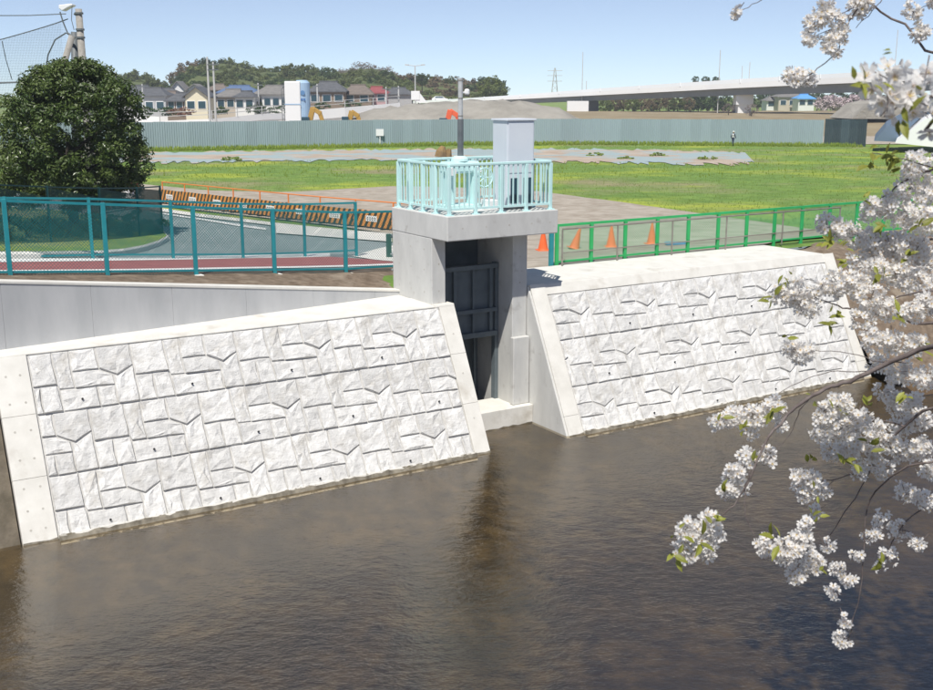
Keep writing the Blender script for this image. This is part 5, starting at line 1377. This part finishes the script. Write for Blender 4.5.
CLS = [ # px, py, radius px, distance, flowers per area factor
 (737, 13, 6, 4.1, .8), (795, 77, 11, 4.2, 1), (806, 80, 9, 4.2, .8), (812, 22, 8, 4.2, 1), (808, 38, 8, 4.2, .9), (822, 14, 10, 4.2, 1), (832, 45, 12, 4.2, .9), (838, 20, 10, 4.2, .8), (842, 33, 8, 4.2, .8), (858, 6, 12, 4.2, .9), (826, 4, 8, 4.2, .8), (866, 4, 9, 4.2, .9),
 (912, 10, 9, 4.1, .9), (920, 32, 9, 4.1, .9), (932, 1, 8, 4.1, .8),
 (892, 78, 26, 2.0, 1.25), (905, 100, 24, 2.0, 1.2), (925, 78, 18, 2.05, 1.0), (928, 118, 18, 2.1, .9), (888, 105, 14, 1.98, .9),
 (918, 165, 16, 4.5, 1.1), (928, 190, 16, 4.5, 1), (905, 188, 13, 4.5, 1), (872, 210, 13, 4.5, 1), (888, 206, 13, 4.5, 1.1), (908, 216, 16, 4.5, 1.1), (926, 222, 16, 4.4, 1),
 (826, 224, 11, 4.7, 1.1), (840, 230, 12, 4.7, 1.1), (856, 238, 13, 4.7, 1.1), (872, 244, 15, 4.6, 1.2), (892, 246, 16, 4.6, 1.2), (912, 248, 16, 4.5, 1.2), (928, 258, 14, 4.5, 1), (858, 262, 11, 4.6, 1), (876, 268, 14, 4.5, 1.1), (896, 274, 15, 4.5, 1.1), (918, 282, 16, 4.4, 1.1),
 (780, 296, 12, 4.4, 1), (796, 292, 15, 4.4, 1.1), (808, 305, 13, 4.4, 1), (820, 290, 10, 4.4, .9), (838, 284, 14, 4.4, 1.1), (856, 286, 14, 4.4, 1.1), (872, 298, 14, 4.3, 1), (862, 318, 12, 4.3, .9), (888, 310, 13, 4.3, 1), (910, 312, 13, 4.2, .9), (928, 305, 13, 4.2, 1),
 (790, 348, 10, 4.3, 1), (803, 352, 12, 4.3, 1.1), (872, 338, 12, 4.2, .8), (892, 340, 13, 4.2, .8), (915, 345, 13, 4.2, .8), (878, 362, 11, 4.3, .7), (900, 372, 13, 4.3, .8), (925, 378, 14, 4.2, .8), (885, 392, 12, 4.4, .8), (912, 402, 13, 4.3, .8),
 (722, 420, 11, 4.2, 1.1), (738, 416, 12, 4.2, 1.2), (755, 418, 12, 4.2, 1.2), (772, 408, 13, 4.2, 1.2), (750, 430, 9, 4.2, 1), (780, 425, 8, 4.2, .8),
 (736, 472, 12, 4.0, 1.2), (730, 490, 11, 4.0, 1.2), (748, 458, 10, 4.0, 1.1), (768, 456, 10, 4.05, 1), (744, 486, 8, 4.0, 1),
 (690, 530, 14, 3.9, 1.2), (708, 524, 13, 3.9, 1.2), (685, 550, 13, 3.9, 1.2), (704, 546, 14, 3.9, 1.2), (718, 532, 8, 3.9, 1),
 (768, 545, 12, 3.9, 1.1), (786, 552, 14, 3.9, 1.2), (802, 540, 13, 3.9, 1.1), (812, 562, 12, 3.95, 1.1), (796, 572, 11, 3.95, 1), (806, 524, 8, 3.9, 1),
 (826, 412, 13, 4.2, 1.1), (842, 404, 13, 4.2, 1.1), (822, 430, 12, 4.2, 1.1), (840, 428, 13, 4.2, 1.2), (858, 418, 14, 4.2, 1.1), (872, 432, 13, 4.3, 1), (852, 448, 13, 4.3, 1.1), (832, 452, 11, 4.3, 1), (868, 455, 13, 4.4, 1), (885, 442, 13, 4.3, .9), (882, 468, 12, 4.4, .8), (860, 472, 10, 4.4, .7),
 (798, 478, 10, 4.3, 1.1), (812, 480, 10, 4.3, 1.1), (806, 494, 9, 4.3, 1), (822, 490, 8, 4.35, .9), (816, 512, 7, 4.4, .8),
 (902, 452, 13, 4.4, 1), (922, 448, 13, 4.3, 1), (905, 492, 12, 4.6, .8), (925, 500, 12, 4.5, .8), (900, 425, 13, 4.4, 1), (920, 420, 13, 4.4, 1), (898, 402, 12, 4.4, .9), (928, 470, 12, 4.4, .9), (882, 520, 11, 4.6, .6), (900, 530, 12, 4.6, .6), (872, 535, 9, 4.5, .6), (918, 545, 10, 4.5, .5), (888, 556, 10, 4.6, .6), (880, 564, 8, 4.6, .8),
 (838, 568, 9, 4.4, .8), (848, 580, 9, 4.4, .7), (834, 592, 8, 4.4, .7), (845, 622, 8, 4.4, .9), (842, 638, 10, 4.4, 1), (858, 555, 8, 4.4, .5), (826, 546, 8, 4.4, .6),
]
fl = []
for px, py, rp_, Y, k in CLS:
    r_m = rp_ / 1128 * Y
    nf_ = max(3, int(k * 8.5 * (rp_ / 5.6) ** 2 if Y > 3 else k * 1.7 * (rp_ / 11.0) ** 2))
    c = atY(px, py, Y)
    for _ in range(nf_):
        v = Vector((rnd.gauss(0, 1), rnd.gauss(0, 1), rnd.gauss(0, 1))).normalized()
        p = c + v * r_m * rnd.uniform(.4, 1.06)
        d = (v + Vector((rnd.gauss(0, .45), rnd.gauss(0, .45) - .25, rnd.gauss(0, .45)))).normalized()
        fl.append((p, d, rnd.uniform(.0155, .0205) * (1.2 if Y < 3 else 1), Y))
# out-of-frame crown of the same tree (overhead and to the right)
crown = []
for _ in range(2600):
    a = rnd.uniform(0, 6.28); q = math.sqrt(rnd.random()); p = Vector((4.4 + 2.3 * q * math.cos(a), 3.0 + 2.8 * q * math.sin(a), rnd.uniform(5.6, 7.6)))
    px_, py_d = p.x, (p - Vector((0, 0, CH))).dot(CFW)
    if py_d > 0 and abs(p.x / py_d) < .46 and abs((p - Vector((0, 0, CH))).dot(CUP) / py_d) < .34: continue
    crown.append((p, Vector((rnd.gauss(0, 1), rnd.gauss(0, 1), rnd.gauss(0, 1))).normalized(), .04, 9))
def fl_mat(p, d, s):
    q = d.to_track_quat('Z', 'Y') @ Euler((0, 0, rnd.uniform(0, 6.28))).to_quaternion()
    return Matrix.Translation(p) @ q.to_matrix().to_4x4() @ Matrix.Diagonal((s, s, s, 1))
def in_view(p):
    v = p - Vector((0, 0, CH)); d = v.dot(CFW); return d > 0 and abs(v.x / d) < .424 and abs(v.dot(CUP) / d) < .313
vis = [f for f in fl if in_view(f[0])]
vis.sort(key=lambda f: f[3] + rnd.uniform(0, .3))
hero = vis[:297]; hs2 = set(map(id, hero)); rest = [f for f in fl if id(f) not in hs2] + crown
for p, d, s, Y in hero: put(FM[rnd.randrange(len(FM))], 'blossom', ct, fl_mat(p - ORG[ct.name], d, s))
VV, FF, MM, UU = [], [], [], []
for p, d, s, Y in rest:
    vs, fs, mi, uv = FG[rnd.randrange(len(FG))]; mtx = fl_mat(p - ORG[ct.name], d, s); o = len(VV)
    VV += [tuple(mtx @ v) for v in vs]; FF += [tuple(i + o for i in f) for f in fs]; MM += mi; UU += uv
me = flower_mesh((VV, FF, MM, UU)); o = bpy.data.objects.new('blossoms', me); col.objects.link(o); o.parent = ct; o['kind'] = 'stuff'
m_ = MB(); leaf_cloud(m_, (5.2, 7.4, 8.2), 2.3, 2.6, 1.2, 3200, .12, 77, clumps=50); m_.v = [v for v in m_.v]
o = m_.build('upper_blossom', M['petal'], ct, fix=False); o['kind'] = 'stuff'
m_ = MB(); m_.tube([K1, Vector((3.9, 5.0, 7.0)), Vector((5.0, 7.2, 8.1)), Vector((6.0, 8.6, 8.6))], [.09, .07, .045, .015], 8); m_.build('branch', M['barkl'], ct, smooth=True)
# short stalks joining clusters to the wood
m_ = MB()
for px, py, rp_, Y, k in CLS:
    c = atY(px, py, Y)
    for _ in range(3):
        m_.tube([c + Vector((rnd.uniform(-1, 1), rnd.uniform(-1, 1), rnd.uniform(-1, 1))) * .02, c + Vector((rnd.uniform(-1, 1), rnd.uniform(-1, 1), rnd.uniform(-1, 1))) * (rp_ / 1128 * Y * .95)], .0012, 4)
    m_.tube([c, c + Vector((rnd.uniform(-.03, .05), rnd.uniform(-.02, .06), rnd.uniform(-.01, .05)))], [.001, .0015], 5)
o = m_.build('stalks', M['barkl'], ct); o['kind'] = 'stuff'
# young leaves
def leaf_mesh(seed):
    r = random.Random(seed); vs = [(0, 0, 0), (.3, .2, .05), (.3, -.2, .05), (.35, 0, 0), (.65, .17, .03), (.65, -.17, .03), (.68, 0, -.03), (1.0, r.uniform(-.05, .05), -.12)]
    me = bpy.data.meshes.new('leaf'); me.from_pydata(vs, [], [(0, 3, 1), (0, 2, 3), (1, 3, 6, 4), (3, 2, 5, 6), (4, 6, 7), (6, 5, 7)]); me.materials.append(M['cleaf']); me.update(); return me
LM = [leaf_mesh(i) for i in range(3)]
LV = [(868, 84, 2.0, .035, 6), (906, 113, 2.0, .035, 5), (893, 57, 2.05, .025, 3), (930, 112, 2.1, .03, 3), (870, 152, 4.5, .06, 4), (884, 156, 4.5, .06, 5), (896, 162, 4.5, .06, 5), (876, 165, 4.5, .06, 4), (888, 172, 4.5, .05, 4), (862, 198, 4.5, .05, 4), (830, 242, 4.6, .06, 6), (846, 246, 4.6, .05, 3), (785, 278, 4.4, .06, 4), (773, 297, 4.4, .06, 4), (829, 322, 4.35, .06, 6), (838, 312, 4.35, .05, 3), (785, 338, 4.3, .045, 2), (852, 262, 4.5, .05, 4), (880, 275, 4.4, .06, 5), (905, 258, 4.4, .05, 4), (880, 225, 4.5, .05, 4), (918, 228, 4.3, .07, 4), (898, 318, 4.2, .06, 4), (868, 400, 4.2, .05, 3),
      (714, 422, 4.15, .05, 3), (740, 428, 4.15, .05, 4), (775, 412, 4.15, .06, 5), (752, 460, 4.0, .05, 4), (722, 487, 3.95, .05, 3), (676, 556, 3.85, .06, 4), (699, 541, 3.85, .06, 4), (676, 527, 3.85, .04, 2), (716, 521, 3.85, .055, 4), (776, 540, 3.85, .06, 4), (818, 566, 3.9, .04, 2), (814, 394 + 6, 4.15, .05, 2), (868, 446, 4.25, .06, 4), (846, 462, 4.25, .05, 3), (812, 452, 4.3, .05, 3), (816, 515, 4.35, .05, 4), (812, 488, 4.25, .045, 2), (880, 566, 4.5, .055, 4), (836, 410, 4.2, .05, 3), (858, 465, 4.3, .05, 3), (920, 350, 4.2, .06, 4), (905, 395, 4.2, .06, 3)]
for px, py, Y, L_, n in LV:
    c = atY(px, py, Y - .03)
    for _ in range(n):
        d = Vector((rnd.gauss(0, 1), rnd.gauss(-.3, .7), rnd.gauss(.2, .9))).normalized(); nrm = (Vector((rnd.gauss(0, .6), -.5, .8))).normalized(); y_ = nrm.cross(d).normalized(); z_ = d.cross(y_)
        s = L_ * rnd.uniform(.7, 1.15)
        put(LM[rnd.randrange(3)], 'leaf', ct, Matrix.Translation(c + Vector((rnd.gauss(0, .012), rnd.gauss(0, .012), rnd.gauss(0, .012))) - ORG[ct.name]) @ Matrix((d, y_, z_)).transposed().to_4x4() @ Matrix.Diagonal((s, s, s, 1)))

# ------------------------------------------------------------------ haze over the far ground
mb = MB(); mb.box(-190, 190, -70, 560, -6.5, 60)
hz = mb.build('haze', []); hz['kind'] = 'stuff'
hm = bpy.data.materials.new('haze_air'); hm.use_nodes = True
for n_ in list(hm.node_tree.nodes):
    if n_.type == 'BSDF_PRINCIPLED': hm.node_tree.nodes.remove(n_)
pv = hm.node_tree.nodes.new('ShaderNodeVolumePrincipled'); pv.inputs['Color'].default_value = (.86, .92, 1, 1); pv.inputs['Density'].default_value = .0004
hm.node_tree.links.new(pv.outputs[0], hm.node_tree.nodes['Material Output'].inputs['Volume'])
hz.data.materials.append(hm)
